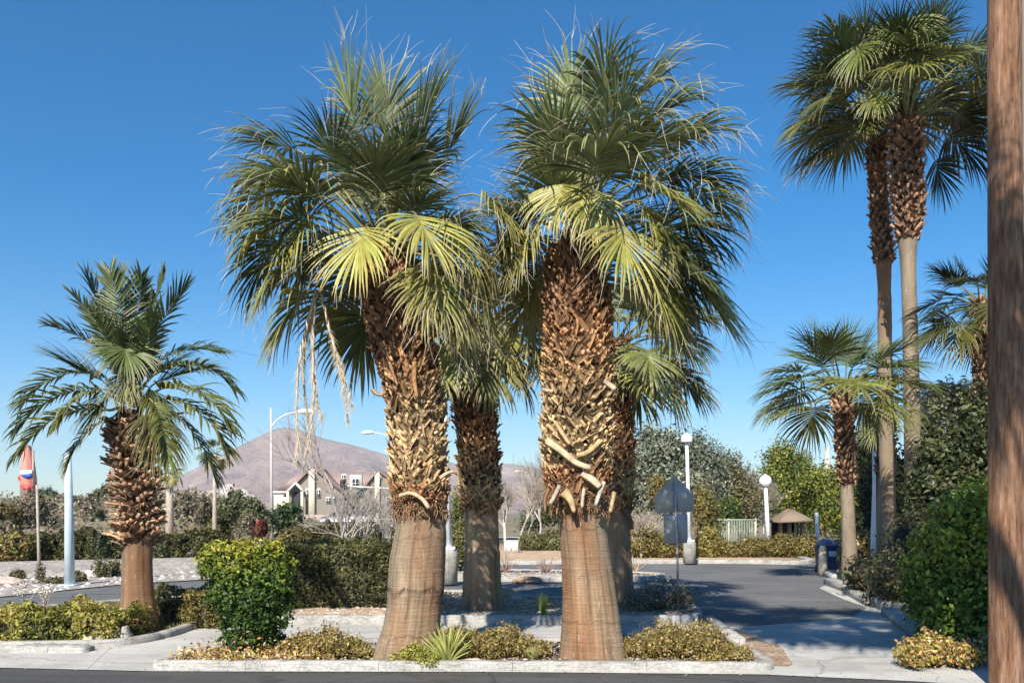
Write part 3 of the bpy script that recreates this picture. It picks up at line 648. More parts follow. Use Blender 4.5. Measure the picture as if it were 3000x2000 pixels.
hand(p1, C1, D1, [
    (1068, 668, -.75, -105, -25, .98, .8, Yl, dict(ct=(.5, .36, .12), tipfrac=.3)),
    (1222, 632, -.85, -62, -28, 1.0, .9, Yl, dict(ct=Straw, tipfrac=.35)),
    (830, 640, -.2, -150, -10, 1.0, 1.5, Yg, dict(ct=(.3, .26, .1))),
    (905, 640, -.5, -110, -20, .9, 1.3, Yg, {}),
    (1420, 580, -.35, -40, -15, .9, 1.9, Yg, dict(ct=Straw, tipfrac=.4)),
    (1310, 790, -.5, -88, -20, .95, 1.2, Yl, dict(ct=Straw, tipfrac=.6, threads=20)),
    (1340, 850, -.3, -92, -8, 1.0, 1.0, Yg, dict(ct=Straw, tipfrac=.65, threads=24)),
    (1400, 780, -.2, -84, -5, 1.05, .9, Yg, dict(ct=Straw, tipfrac=.6, threads=16)), (1450, 650, .0, -80, 0, 1.0, 1.3, Yg, dict(ct=Straw, tipfrac=.5)),
    (1265, 800, -.75, -98, -15, .85, 1.0, Yg, dict(ct=Straw, tipfrac=.4)),
    (790, 570, .3, -165, 5, .95, 1.7, Yg, {}), (960, 690, .0, -125, -5, .95, 1.3, Gp, dict(ct=Straw, tipfrac=.4)), (1330, 660, -.5, -65, -15, .95, 1.5, Yg, dict(ct=Straw, tipfrac=.45)), (1400, 700, -.1, -75, 0, 1.0, 1.3, Yg, dict(ct=Straw, tipfrac=.5)), (1150, 560, -.6, 80, -30, .9, 1.3, Gp, {}), (930, 560, -.4, 160, -20, 1.0, 1.5, Yg, {}),
    (1085, 925, .25, -118, 10, .8, .8, Gd, {}),
    (800, 690, .2, -118, 5, 1.15, 1.2, Gd, dict(costa=.4)),
    (880, 510, .1, 172, -5, 1.05, 1.1, Gm, dict(costa=.35)),
    (870, 440, .1, 158, 5, 1.0, .85, Gm, dict(costa=.35, threads=16)),
    (1050, 400, -.2, 105, -8, 1.15, .35, Gp, dict(costa=.35, threads=18)),
    (1130, 380, .1, 88, 8, 1.0, .3, Gd, dict(threads=16)),
    (1210, 420, .0, 62, 5, 1.2, .35, Gm, dict(threads=18)),
    (1300, 470, .0, 62, 8, 1.05, .4, Gm, dict(threads=18)),
    (1000, 500, -.5, 115, -30, .9, .9, Gd, {}),
    (1180, 520, -.5, 50, -30, .9, .7, Gd, {}),
])
# dry seed stalks
def seedstalk(mb, pts, D, w=.012):
    p = smoothpath([P(x, y, D+d) for x, y, d in pts], 26)+rng.normal(0, .006, (26, 3)); tube(mb, p, np.linspace(w*1.6, w*.6, 26), 6, (0.56, 0.46, 0.33), True)
    for k in range(7, 26):
        for _ in range(9):
            q = p[k]+rng.normal(0, .012, 3); dv = nrm(A(rng.normal(0, .45), rng.normal(0, .45), -1.0)); L_ = rng.uniform(.05, .15)
            b = nrm(np.cross(dv, A(.2, 1, 0)))*.003; mb.add([q-b, q+b, q+dv*L_], [[0, 1, 2]], (0.52, 0.43, 0.28))
for pts in [[(925, 850, -.3), (905, 930, -.35), (880, 1030, -.4), (868, 1150, -.4), (873, 1260, -.4), (868, 1350, -.4)], [(920, 870, -.3), (918, 980, -.3), (915, 1080, -.33), (922, 1180, -.33), (905, 1290, -.33), (892, 1370, -.33)],
            [(918, 900, -.2), (885, 1060, -.2), (893, 1160, -.25), (903, 1240, -.25)], [(940, 860, -.25), (965, 960, -.3), (985, 1050, -.3), (1012, 1150, -.3), (1020, 1240, -.3)], [(960, 950, -.3), (1000, 1080, -.3), (1030, 1190, -.3)], [(912, 960, -.3), (925, 1180, -.3), (945, 1225, -.3)]]:
    m = MB(); seedstalk(m, pts, D1); m.build('seed_stalk', M_DRY, p1)
m = MB(); tube(m, smoothpath([C1+A(-.1, -.1, 0), P(1010, 760, D1-.3), P(935, 850, D1-.3), P(915, 900, D1-.3)], 12), .012, 5, (.5, .36, .2)); m.build('seed_stalk', M_DRY, p1)

# --- palm two (right of the centre pair)
D2 = 10.75
cl2 = CL(D2, [(1742, 1945, 205), (1738, 1900, 190), (1734, 1830, 172), (1728, 1740, 158), (1718, 1640, 146), (1706, 1540, 140), (1702, 1490, 142), (1695, 1460, 158), (1690, 1400, 172), (1690, 1320, 184), (1692, 1200, 178), (1695, 1050, 178), (1690, 900, 170), (1686, 810, 150), (1682, 740, 100), (1680, 680, 76)])
p2 = thing('fan_palm', 'tallest upright fan palm with the thickest trunk, rust-red base and windblown crown', 'palm tree', A(cl2[0, 0], D2, .05), 'fan palms with thick trunks')
m = MB(); trunk_mesh(m, cl2[:8], trunkcol_big(pi+1.0, .9, scars=((1.6, .010, .7), (1.05, .008, .35), (.5, .010, .35), (1.78, .03, .6))), 90, .015); m.build('trunk', M_TRUNK, p2, True)
m = MB(); trunk_mesh(m, fib(cl2[6:], .95), fibcol((0.11, 0.06, 0.035)), 30, .06, .05)
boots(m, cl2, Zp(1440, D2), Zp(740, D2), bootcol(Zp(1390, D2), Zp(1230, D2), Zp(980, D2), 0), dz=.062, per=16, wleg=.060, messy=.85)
m.build('leaf_bases', M_BOOT, p2)
m = MB()
STR = [([(1600, 1290), (1645, 1320), (1690, 1360), (1730, 1370)], .10, .07, (.56, .44, .28)), ([(1705, 1385), (1735, 1405), (1758, 1425)], .10, .09, (.54, .44, .30)), ([(1650, 1440), (1672, 1460), (1682, 1500)], .14, .05, (.50, .35, .18)), ([(1640, 1420), (1622, 1460), (1612, 1475)], .06, .05, (.42, .34, .25)),
                       ([(1712, 1430), (1706, 1465), (1706, 1485)], .05, .04, (.5, .4, .26)), ([(1770, 1410), (1755, 1450), (1745, 1480)], .06, .05, (.46, .4, .32)), ([(1800, 1440), (1794, 1470), (1788, 1500)], .06, .05, (.46, .32, .18)), ([(1770, 1115), (1790, 1130), (1802, 1140)], .07, .07, (.5, .4, .28)), ([(1590, 1140), (1605, 1144), (1620, 1146)], .05, .05, (.5, .4, .28)), ([(1608, 1430), (1595, 1460), (1598, 1500)], .06, .03, (.3, .15, .07)),
                       ([(1760, 1290), (1725, 1325), (1690, 1335)], .07, .06, (.52, .38, .2)), ([(1630, 1240), (1660, 1290), (1670, 1300)], .06, .05, (.5, .36, .2))]
for pts, w0, w1, c in STR:
    m = MB(); strap(m, [P(x, y, D2-.44-.02*q) for q, (x, y) in enumerate(pts)], w0, w1, c); m.build('peeling_leaf_base', M_BOOT, p2)
def fibre_skirt(t, cl, za, zb, r, n=420):
    m = MB()
    for k in range(n):   # fibre and rags hanging from the lowest leaf bases
        a = rng.uniform(-pi, .2) if rng.random() < .8 else rng.uniform(-pi, pi); z = rng.uniform(za, zb); c = path_at(cl, z)
        q = A(c[0]+r*cos(a), c[1]+r*sin(a), z); dv = nrm(A(-sin(a)*rng.normal(0, .5), cos(a)*rng.normal(0, .5), rng.normal(-.8, .5)))*rng.uniform(.05, .19)
        wv_ = rng.uniform(.003, .009); k_ = rng.random(); tube(m, [q, q+dv*.5+A(cos(a), sin(a), 0)*.025, q+dv-A(cos(a), sin(a), 0)*.01], [wv_, wv_, wv_*.4], 4, A(0.20, 0.11, 0.065)*(1-k_)+A(.38, .24, .13)*k_, False)
    m.build('fibre_skirt', M_FIBRE, t)
fibre_skirt(p2, cl2, Zp(1495, D2), Zp(1400, D2), .345)
fibre_skirt(p1, cl1, Zp(1500, D1), Zp(1430, D1), .30, 360)
C2 = P(1684, 700, D2)
crown(p2, C2, 34, 1.12, 1.05, 84, -28, seed=8, threads=10, nseg=46, lf=lambda a: .55 if cos(a) < -.45 else 1.0, droop=1.05, az0=1.3, yel=.55, sr=.1, green=(.16, .19, .075), messy=1.35,
      skip=lambda az, el: el < .45 and sin(az) < -.5)
hand(p2, C2, D2, [
    (1738, 556, -.75, -96, -20, .80, 1.9, Yg, dict(ct=Straw, tipfrac=.35, spread=72)),
    (1818, 660, -.9, -80, -25, 1.12, .7, Yg, dict(ct=(.5, .44, .2), tipfrac=.4, spread=68)),
    (1960, 730, -.5, -50, -12, 1.45, .55, Yg, dict(ct=(.4, .37, .14), costa=.4, spread=100)),
    (1650, 470, -.5, 122, -12, 1.05, .9, Gp, dict(costa=.35)),
    (1650, 540, -.6, -110, -20, .8, 1.5, Yg, {}),
    (1700, 380, .1, 101, 4, 1.15, .45, Gp, dict(costa=.5, threads=20)),
    (1790, 395, -.35, 75, -15, 1.1, .9, Gp, dict(costa=.3, threads=20)),
    (1840, 330, .1, 55, 0, 1.15, 1.0, Gm, dict(costa=.4, threads=26)),
    (1880, 370, .15, 42, 5, 1.15, 1.0, Gm, dict(costa=.4, threads=26)), (1850, 450, -.4, 30, -20, 1.1, 1.2, Gp, dict(costa=.35, threads=22)),
    (1940, 430, .0, 30, -5, 1.15, 1.1, Gm, dict(costa=.4, threads=26)),
    (1960, 520, .0, 12, 0, 1.15, 1.2, Gd, dict(costa=.4, threads=26)),
    (1880, 540, -.6, -25, -20, 1.1, 1.1, Yg, dict(costa=.35)),
    (2030, 800, -.3, -58, -8, 1.2, .45, Yg, dict(costa=.4, spread=70)), (1900, 780, -.6, -72, -12, 1.05, .7, Yg, dict(ct=Straw, tipfrac=.3)), (1960, 880, .1, -70, 0, 1.0, .8, Gm, {}),
    (2000, 640, .2, -20, 5, 1.0, 1.2, Gd, dict(threads=16)),
    (1990, 740, .3, -50, 5, 1.0, 1.0, Gd, {}),
    (1590, 600, .1, -150, 0, .9, 1.4, Gm, dict(threads=16)), (1560, 660, -.3, -115, -10, .95, 1.5, Yg, dict(ct=Straw, tipfrac=.4)), (1880, 600, -.5, -60, -15, 1.1, 1.3, Yg, dict(ct=Straw, tipfrac=.3)), (2020, 560, .0, -10, 0, 1.0, 1.6, Yg, dict(ct=Straw, tipfrac=.35)), (1760, 480, -.6, 60, -25, 1.0, 1.4, Gp, {}),
    (1760, 300, -.3, 80, -20, .95, 1.4, Gp, dict(threads=24)),
])

# --- palm three and four (second row)
D3 = 15.6
cl3 = CL(D3, [(1416, 1792, 136), (1414, 1740, 116), (1414, 1620, 104), (1412, 1520, 96), (1405, 1420, 104), (1398, 1300, 104), (1388, 1180, 110), (1380, 1080, 110), (1375, 1000, 84)])
p3 = thing('fan_palm', 'fan palm with shaded dark trunk in the second row between the two tall front trunks', 'palm tree', A(cl3[0, 0], D3, .05), 'fan palms with thick trunks')
m = MB(); trunk_mesh(m, cl3[:5], trunkcol_big(-1.4, .4)); m.build('trunk', M_TRUNK, p3, True)
m = MB(); trunk_mesh(m, fib(cl3[3:]), fibcol((0.10, 0.055, 0.032)), 24, .08, .05)
boots(m, cl3, Zp(1500, D3), Zp(1010, D3), bootcol(Zp(1480, D3), Zp(1430, D3), Zp(1250, D3), 0), dz=.07, per=13, messy=1.4)
m.build('leaf_bases', M_BOOT, p3)
C3 = P(1378, 985, D3)
crown(p3, C3, 24, 1.05, 1.0, 80, -35, seed=14, threads=3, nseg=34, nst=6, droop=1.1, az0=.2, yel=.4)
hand(p3, C3, D3, [(1465, 930, -.7, -88, -10, 1.1, .9, Yg, dict(ct=Straw, tipfrac=.5)), (1540, 930, -.4, -80, -5, 1.0, 1.2, Gp, {}), (1500, 990, -.5, -85, -10, 1.0, 1.4, Yg, dict(ct=Straw)), (1560, 1000, -.2, -80, -5, 1.0, 1.2, Yg, dict(ct=(.4, .34, .12))), (1310, 1010, -.5, -100, -10, .9, 1.2, Yg, {}), (1340, 1010, -.9, -90, -10, .8, 1.2, Yg, dict(ct=Straw, tipfrac=.5)), (1480, 880, .2, 10, 0, .9, 1.2, Gd, {})], 36, 7)
D4 = 16.0
cl4 = CL(D4, [(1812, 1785, 112), (1808, 1740, 96), (1802, 1620, 90), (1800, 1510, 90), (1800, 1400, 104), (1798, 1300, 100), (1796, 1180, 96), (1796, 1080, 90), (1800, 1010, 70)])
p4 = thing('fan_palm', 'fan palm half hidden behind the thickest trunk, with low fans above the pentagon sign', 'palm tree', A(cl4[0, 0], D4, .05), 'fan palms with thick trunks')
m = MB(); trunk_mesh(m, cl4[:5], trunkcol_big(-1.4, .4)); m.build('trunk', M_TRUNK, p4, True)
m = MB(); trunk_mesh(m, fib(cl4[3:]), fibcol((0.10, 0.055, 0.032)), 24, .08, .05)
boots(m, cl4, Zp(1500, D4), Zp(1010, D4), bootcol(Zp(1480, D4), Zp(1430, D4), Zp(1350, D4), 0), dz=.07, per=13, messy=1.4)
strap(m, [P(1830, 1490, D4-.3), P(1845, 1520, D4-.32), P(1852, 1550, D4-.34)], .14, .06, (.12, .08, .05))
m.build('leaf_bases', M_BOOT, p4)
C4 = P(1805, 1000, D4)
crown(p4, C4, 24, 1.1, 1.0, 75, -35, seed=21, threads=3, nseg=34, nst=6, droop=1.0, az0=.9, yel=.3)
hand(p4, C4, D4, [(1880, 1090, -.7, -55, -20, 1.05, .7, Yg, dict(spread=110)), (1840, 1020, -.6, -85, -15, 1.0, 1.2, Gp, {}), (1930, 1000, -.3, -60, -10, 1.0, 1.3, Yg, {}), (1985, 970, 0, -25, 0, 1.0, 1.2, Yg, {}), (1990, 1090, 0, -38, 0, 1.1, .9, Yg, {}), (2000, 900, 0, -10, 5, .9, 1.3, Gp, {}), (1890, 900, -.5, -60, -15, .95, 1.2, Gp, {})], 38, 7)

# --- left palm
D5 = 13.2
cl5 = CL(D5, [(408, 1850, 122), (407, 1800, 102), (403, 1720, 88), (402, 1620, 82), (404, 1590, 82), (402, 1500, 84), (398, 1440, 84), (392, 1360, 88), (384, 1290, 98), (378, 1240, 90), (378, 1200, 70)])
p5 = thing('fan_palm', 'shorter fan palm at left with arching drooping fronds and short reddish smooth base', 'palm tree', A(cl5[0, 0], D5, .05), 'fan palms with thick trunks')
m = MB(); trunk_mesh(m, cl5[:6], trunkcol_big(0, .0, (0.215, 0.115, 0.062))); m.build('trunk', M_TRUNK, p5, True)
m = MB(); trunk_mesh(m, fib(cl5[4:], .86), fibcol((0.09, 0.055, 0.035)), 24, .06, .05)
def bc5(z, a): k = rng.random(); return A(0.42, 0.27, 0.165)*(1-k*.6)+A(.14, .08, .05)*k*.6
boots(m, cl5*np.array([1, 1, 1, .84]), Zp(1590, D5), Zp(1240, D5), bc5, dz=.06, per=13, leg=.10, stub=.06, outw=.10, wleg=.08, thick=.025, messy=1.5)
m.build('leaf_bases', M_BOOT, p5)
C5 = P(380, 1190, D5)
g5 = (0.075, 0.10, 0.028)
kw5 = dict(costa=.85, spread=62, ct=(.34, .30, .12), threads=1, plume=.27, cdr=1.6)
kwu = dict(kw5, cdr=.45)
crown(p5, C5, 6, 1.1, .5, 88, 50, seed=30, threads=1, nseg=44, nst=6, droop=.5, costa=.45, az0=.3, spread=60, green=(.06, .085, .026), yel=.2, messy=.8, tipf=.2, fill=.35)
hand(p5, C5, D5, [
    (310, 1110, -.1, 150, -10, 1.5, 1.0, Gm, kw5), (300, 1150, -.3, 160, -15, 1.55, 1.1, (.10, .125, .035), kw5), (310, 1200, -.5, 165, -20, 1.6, 1.2, (.15, .165, .045), kw5), (315, 1230, -.4, 200, -15, 1.1, 1.0, (.12, .14, .04), kw5),
    (460, 1090, 0, 35, 0, 1.5, 1.1, (.10, .13, .035), kw5), (470, 1140, -.3, 22, -15, 1.6, 1.0, (.17, .18, .045), kw5), (470, 1170, -.2, 8, -10, 1.6, 1.0, (.16, .17, .045), kw5), (480, 1200, .1, -20, 5, 1.5, .8, (.08, .1, .03), kw5), (450, 1180, -.6, -50, -25, 1.1, 1.0, (.14, .155, .04), kw5), (440, 1080, .2, 48, 5, 1.3, .8, (.07, .10, .03), dict(kw5, cdr=1.2)),
    (370, 1010, -.5, -78, -35, .75, .8, (.12, .15, .045), dict(costa=.2, spread=105)),
    (340, 1020, .1, 122, 5, 1.25, .3, (.05, .07, .03), kwu), (350, 1040, .0, 108, 0, 1.45, .3, (.07, .09, .03), kwu), (375, 1040, -.2, 97, -6, 1.4, .3, (.09, .12, .035), kwu), (395, 1040, -.1, 86, 0, 1.35, .3, (.075, .10, .03), kwu), (410, 1040, .1, 78, 4, 1.45, .3, (.08, .105, .03), kwu), (425, 1040, .0, 66, 0, 1.4, .3, (.10, .13, .035), kwu), (330, 1060, -.1, 132, -5, 1.2, .4, (.08, .10, .03), dict(kw5, cdr=.7)), (360, 1100, -.4, 104, -20, 1.1, .3, (.09, .12, .03), kwu), (420, 1100, -.4, 74, -20, 1.1, .3, (.10, .13, .035), kwu),
    (375, 1090, -.5, -95, -15, .6, .6, (.16, .17, .04), dict(spread=60)), (320, 1150, -.4, -125, -10, .85, .9, (.15, .165, .04), dict(spread=55)), (440, 1140, -.4, -65, -10, .85, .9, (.16, .17, .04), dict(spread=55)), (455, 1200, -.3, -85, -10, 1.1, .8, (.17, .17, .06), dict(spread=60, tipfrac=.5)), (300, 1140, -.6, 185, -35, 1.0, 1.3, (.13, .15, .04), kw5)], 60, 6)

# --- tall twin palms at right
def tall(label, D, rows, Cpx, boot0, boot1, bw, seed, n, tcol, specs=(), upper=None, Rb=1.7, Lp=1.35, elmin=-55, bootD=.14, green=(.05, .075, .022)):
    cl = CL(D, rows); t = thing('tall_fan_palm', label, 'palm tree', A(cl[0, 0], D, 0.05), 'tall slender fan palms')
    k = next(i for i, r in enumerate(rows) if r[1] <= boot0)
    m = MB(); trunk_mesh(m, cl[:k+1], tcol, 20, .12, .02, .02); m.build('trunk', M_TRUNK, t, True)
    m = MB(); trunk_mesh(m, fib(cl[k:], .8), fibcol((0.08, 0.05, 0.03)), 16, .12, .06)
    def bc(z, a): q = rng.random(); return A(0.34, 0.20, 0.125)*(1-q*.6)+A(.13, .075, .045)*q*.6
    boots(m, cl*np.array([1, 1, 1, .85]), Zp(boot0, D), Zp(boot1, D), bc, dz=bootD, per=9, leg=.17, stub=.12, outw=.07, wleg=.12, thick=.03)
    m.build('leaf_bases', M_BOOT, t)
    C = P(*Cpx, D); crown(t, C, n, Rb, Lp, 82, elmin, seed=seed, threads=0, nseg=40, nst=6, droop=.8, costa=.35, yel=.3, green=green, spread=110, messy=.8, tipf=.15, sr=.15, colmul=1.0, ct=(.22, .20, .07), fill=.4)
    if specs: hand(t, C, D, specs, 40, 6)
    return t
def tc_tall(a, z): return A(0.27, 0.215, 0.155)[None, None]*np.ones(a.shape+(1,))
def tc_tall1(a, z):
    k = S(z, 6.2, 8.2)[..., None]; return A(0.25, 0.195, 0.135)*(1-k)+A(.28, .15, .08)*k
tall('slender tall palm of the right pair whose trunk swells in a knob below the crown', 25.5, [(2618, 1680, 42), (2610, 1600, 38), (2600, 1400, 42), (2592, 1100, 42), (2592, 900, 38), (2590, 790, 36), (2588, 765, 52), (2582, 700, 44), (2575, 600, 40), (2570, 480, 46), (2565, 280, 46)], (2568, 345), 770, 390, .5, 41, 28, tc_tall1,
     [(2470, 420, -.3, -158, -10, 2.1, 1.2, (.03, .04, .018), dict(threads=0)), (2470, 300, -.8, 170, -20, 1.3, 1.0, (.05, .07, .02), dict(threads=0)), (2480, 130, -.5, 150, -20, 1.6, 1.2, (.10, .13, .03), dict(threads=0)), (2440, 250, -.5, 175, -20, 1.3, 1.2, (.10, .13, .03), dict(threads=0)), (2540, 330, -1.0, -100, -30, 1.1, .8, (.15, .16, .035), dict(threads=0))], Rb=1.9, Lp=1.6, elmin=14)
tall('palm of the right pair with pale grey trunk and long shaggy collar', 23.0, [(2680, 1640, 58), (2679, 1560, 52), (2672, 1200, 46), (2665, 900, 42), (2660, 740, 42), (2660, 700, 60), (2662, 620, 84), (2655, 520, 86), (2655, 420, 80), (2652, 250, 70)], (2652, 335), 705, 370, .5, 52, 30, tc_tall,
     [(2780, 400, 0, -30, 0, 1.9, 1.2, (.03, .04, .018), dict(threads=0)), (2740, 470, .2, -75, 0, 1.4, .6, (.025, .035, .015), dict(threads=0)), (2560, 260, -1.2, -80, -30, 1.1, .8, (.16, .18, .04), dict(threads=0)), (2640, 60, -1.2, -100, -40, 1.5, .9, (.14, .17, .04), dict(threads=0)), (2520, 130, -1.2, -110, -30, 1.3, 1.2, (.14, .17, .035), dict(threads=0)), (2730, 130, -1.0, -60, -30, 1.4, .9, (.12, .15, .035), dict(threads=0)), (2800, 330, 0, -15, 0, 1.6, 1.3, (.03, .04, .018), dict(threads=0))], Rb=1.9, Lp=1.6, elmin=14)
# mid right palm
tall('mid-height palm on the right kerb with smooth grey lower trunk and low spreading crown', 21.5, [(2495, 1712, 58), (2490, 1670, 50), (2488, 1600, 40), (2484, 1500, 38), (2480, 1420, 36), (2478, 1380, 32), (2475, 1300, 32), (2470, 1240, 34), (2468, 1170, 34)], (2470, 1140), 1420, 1165, .4, 63, 20, tc_tall,
     [(2350, 1090, -.2, 170, -10, 1.15, 1.0, (.12, .15, .04), dict(threads=0)), (2370, 1180, -.3, 195, -15, 1.4, .7, (.17, .19, .06), dict(threads=0, costa=.5)), (2560, 1060, .2, 40, 0, 1.1, .6, (.05, .07, .02), dict(threads=0)), (2520, 1180, -.4, -70, -20, 1.0, .9, (.15, .17, .05), dict(threads=0))], Rb=1.55, Lp=1.0, elmin=-10, bootD=.09, green=(.10, .13, .035))
tall('half-hidden palm behind the slender pair, crown showing between their trunks', 27.0, [(2590, 1660, 50), (2592, 1500, 40), (2594, 1400, 44), (2596, 1260, 40), (2598, 1180, 34)], (2600, 1190), 1400, 1225, .4, 66, 14, tc_tall, [(2640, 1120, -.3, -50, -10, 1.3, 1.0, (.12, .14, .04), dict(threads=0))], Rb=1.05, Lp=.8, elmin=-40, green=(.07, .10, .03))
tall('palm coloured dark as if shaded, with thin trunk half hidden behind the wooden utility pole', 22.0, [(2890, 1660, 44), (2888, 1400, 34), (2880, 1150, 36), (2876, 1060, 34), (2872, 900, 34)], (2872, 880), 1200, 885, .3, 71, 22, tc_tall, [(2790, 960, -.3, 195, -10, 1.2, 1.2, (.07, .09, .03), dict(threads=0)), (2810, 840, 0, 140, -5, 1.0, .6, (.05, .07, .02), dict(threads=0))], Rb=1.25, Lp=.75, elmin=-50, green=(.022, .032, .012))  # frond green kept near black to mimic shade

# ------------------------------------------------------------------ near planting
def hedge_lumps(x0, x1, y0, y1, z0, z1, nx=5, ny=2):
    L_ = []
    for i in range(nx):
        for j in range(ny):
            L_.append((A(x0+(i+.5)*(x1-x0)/nx, y0+(j+.5)*(y1-y0)/ny, (z0+z1)/2), A((x1-x0)/nx*.75, (y1-y0)/ny*.75, (z1-z0)/2)))
    return L_
def hedge(name, label, base, x0, x1, y0, y1, z0, z1, n, size, pal, cat='hedge', skew=0.0, group=None, clumpf=None, corecol=(.04, .04, .018), wob=0.05, asp=.5):
    """box hedge: leaves on all five faces of a slightly wavy block"""
    t = thing(name, label, cat, base, group); m = MB()
    A1 = (x1-x0)*(z1-z0); A2 = (x1-x0)*(y1-y0); A3 = (y1-y0)*(z1-z0); tot = A1+A2+2*A3
    def face(k, f, nor):
        u = rng.random(k); v = rng.random(k); p = f(u, v); d = np.broadcast_to(A(*nor), (k, 3))
        q3 = vnoise(p[:, 0]*5+p[:, 1]*3+40, p[:, 2]*6+p[:, 1]*4+40, 3)+.6*vnoise(p[:, 0]*13+40, p[:, 2]*14+p[:, 1]*11+40, 4)
        e = rng.exponential(.05, k)*-1-.05+.16*(q3-.45)+wob*(np.sin(p[:, 0]*3.1+p[:, 2]*4)*.6+np.sin(p[:, 0]*7+p[:, 1]*5))
        p = p+d*e[:, None]; p[:, 0] += skew*(p[:, 1]-y0); kk = p[:, 2] > .02; p = p[kk]
        leaf_cloud(m, p, d[kk], size, pal, clump=(clumpf(p) if clumpf else None), flat=.9, asp=asp)
    face(int(n*A1/tot), lambda u, v: np.stack([x0+u*(x1-x0), y0+0*u, z0+v*(z1-z0)], -1), (0, -1, 0))
    face(int(n*A2/tot), lambda u, v: np.stack([x0+u*(x1-x0), y0+v*(y1-y0), z1+0*u], -1), (0, 0, 1))
    for xx, nx in ((x0, -1), (x1, 1)): face(int(n*A3/tot), lambda u, v: np.stack([xx+0*u, y0+v*(y1-y0), z0+u*(z1-z0)], -1), (nx, 0, 0))
    g = .17
    v = A([x0+g, y0+g, 0], [x1-g, y0+g, 0], [x1-g, y1-g, 0], [x0+g, y1-g, 0], [x0+g, y0+g, z1-g], [x1-g, y0+g, z1-g], [x1-g, y1-g, z1-g], [x0+g, y1-g, z1-g])
    corecol = (.02, .02, .01)  # near-black block stands in for the shade inside the hedge
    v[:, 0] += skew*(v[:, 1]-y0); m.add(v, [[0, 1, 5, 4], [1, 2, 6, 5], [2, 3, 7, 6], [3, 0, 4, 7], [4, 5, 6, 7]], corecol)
    m.build('foliage', M_LEAF, t)
    m = MB()
    for _ in range(int((x1-x0)*4)+3):
        bx = rng.uniform(x0+.1, x1-.1); by = rng.uniform(y0+.1, y1-.1)
        tube(m, [A(bx, by, 0), A(bx+rng.normal(0, .05), by, z1*.5), A(bx+rng.normal(0, .1), by, z1*.9)], [.015, .012, .006], 5, (.14, .1, .06), False)
    m.build('stem', M_BARK, t); return t
gz = lambda x, y: float(hgt(np.array(x), np.array(y)))

# yellow-topped green bush at the left end of the island
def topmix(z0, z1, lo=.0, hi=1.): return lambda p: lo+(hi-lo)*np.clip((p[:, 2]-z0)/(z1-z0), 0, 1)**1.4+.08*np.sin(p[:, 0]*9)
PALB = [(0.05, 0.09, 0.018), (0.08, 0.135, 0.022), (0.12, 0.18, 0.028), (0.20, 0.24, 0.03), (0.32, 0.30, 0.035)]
lb = [(P(735, 1850, 10.9), A(.34, .34, .42)), (P(725, 1740, 10.9), A(.46, .40, .45)), (P(690, 1660, 10.9), A(.42, .38, .34)), (P(785, 1660, 11.0), A(.34, .36, .34)), (P(770, 1760, 10.95), A(.42, .36, .5)), (P(640, 1640, 10.9), A(.24, .26, .24)), (P(780, 1890, 11), A(.25, .25, .2))]
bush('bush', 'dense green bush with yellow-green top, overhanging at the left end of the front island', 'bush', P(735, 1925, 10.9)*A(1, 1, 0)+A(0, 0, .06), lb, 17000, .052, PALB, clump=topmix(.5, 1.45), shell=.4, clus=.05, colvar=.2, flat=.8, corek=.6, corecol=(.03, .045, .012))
# golden ground cover on the front island
def mound(label, cx, cy, w, h, D, n, pal=GOLD, depth=.5, name='ground_cover_shrub', cat='shrub', size=.034, nl=9, group='golden low shrubs on the front island', **kw):
    L_ = []
    for k in range(nl):
        u = (k+.5)/nl*2-1; x = (cx-1500)/F*D+u*w/F*D*.5; hh = h/F*D*(1-.55*u*u)*(.8+.35*R.random())
        L_.append((A(x, D+R.uniform(-.25, .25)*depth, .05+hh*.42), A(w/F*D/nl*1.15, depth*.5, hh*.58)))
    return bush(name, label, cat, A((cx-1500)/F*D, D, .06), L_, n, size, pal, group=group, corek=.62, corecol=(.16, .12, .04), shell=.6, flat=1.0, mat_=M_LEAF, **kw)
mound('golden low shrub between the green bush and the leaning palm trunk', 955, 1915, 270, 85, 10.75, 7000)
mound('widest golden low shrub, spreading between the two front palm trunks', 1395, 1915, 400, 105, 10.65, 13000)
mound('bright yellow-green tuft spilling over the front kerb beside the leaning palm', 1215, 1940, 130, 60, 10.2, 3500, [(.2, .22, .03), (.33, .33, .05), (.42, .4, .1)], depth=.25, nl=5)
mound('golden mounded shrub filling the right end of the front island', 1985, 1910, 330, 110, 10.75, 11000, depth=.8)
mound('small golden shrub at the tip of the island beside the driveway', 2130, 1960, 130, 65, 10.3, 3200, depth=.3, nl=5)
for nm, lab, x, y, D, rows in [('weed', 'thin wispy weed rising behind the right golden shrub', 1870, 1880, 11.6, 1), ('weed', 'wispy leafy stems beside the shaded pavement left of the thickest trunk', 1500, 1870, 11.6, 1), ('weed', 'thin bare-stemmed weed behind the golden shrub left of the leaning palm', 960, 1860, 11.8, 1)]:
    m = MB(); b0 = A((x-1500)/F*D, D, .06)
    for k in range(9):
        d = nrm(A(rng.normal(0, .5), rng.normal(0, .3), 1)); L_ = rng.uniform(.2, .36); p = [b0, b0+d*L_*.5, b0+d*L_+A(rng.normal(0, .05), 0, 0)]
        tube(m, p, [.004, .003, .002], 4, (.25, .2, .1), False)
        leaf_cloud(m, np.array([b0+d*L_*q for q in rng.uniform(.3, 1, 14)])+rng.normal(0, .015, (14, 3)), rand_dir(14), .03, GOLD)
    solo(m, nm, M_LEAF, lab, 'weed', b0)
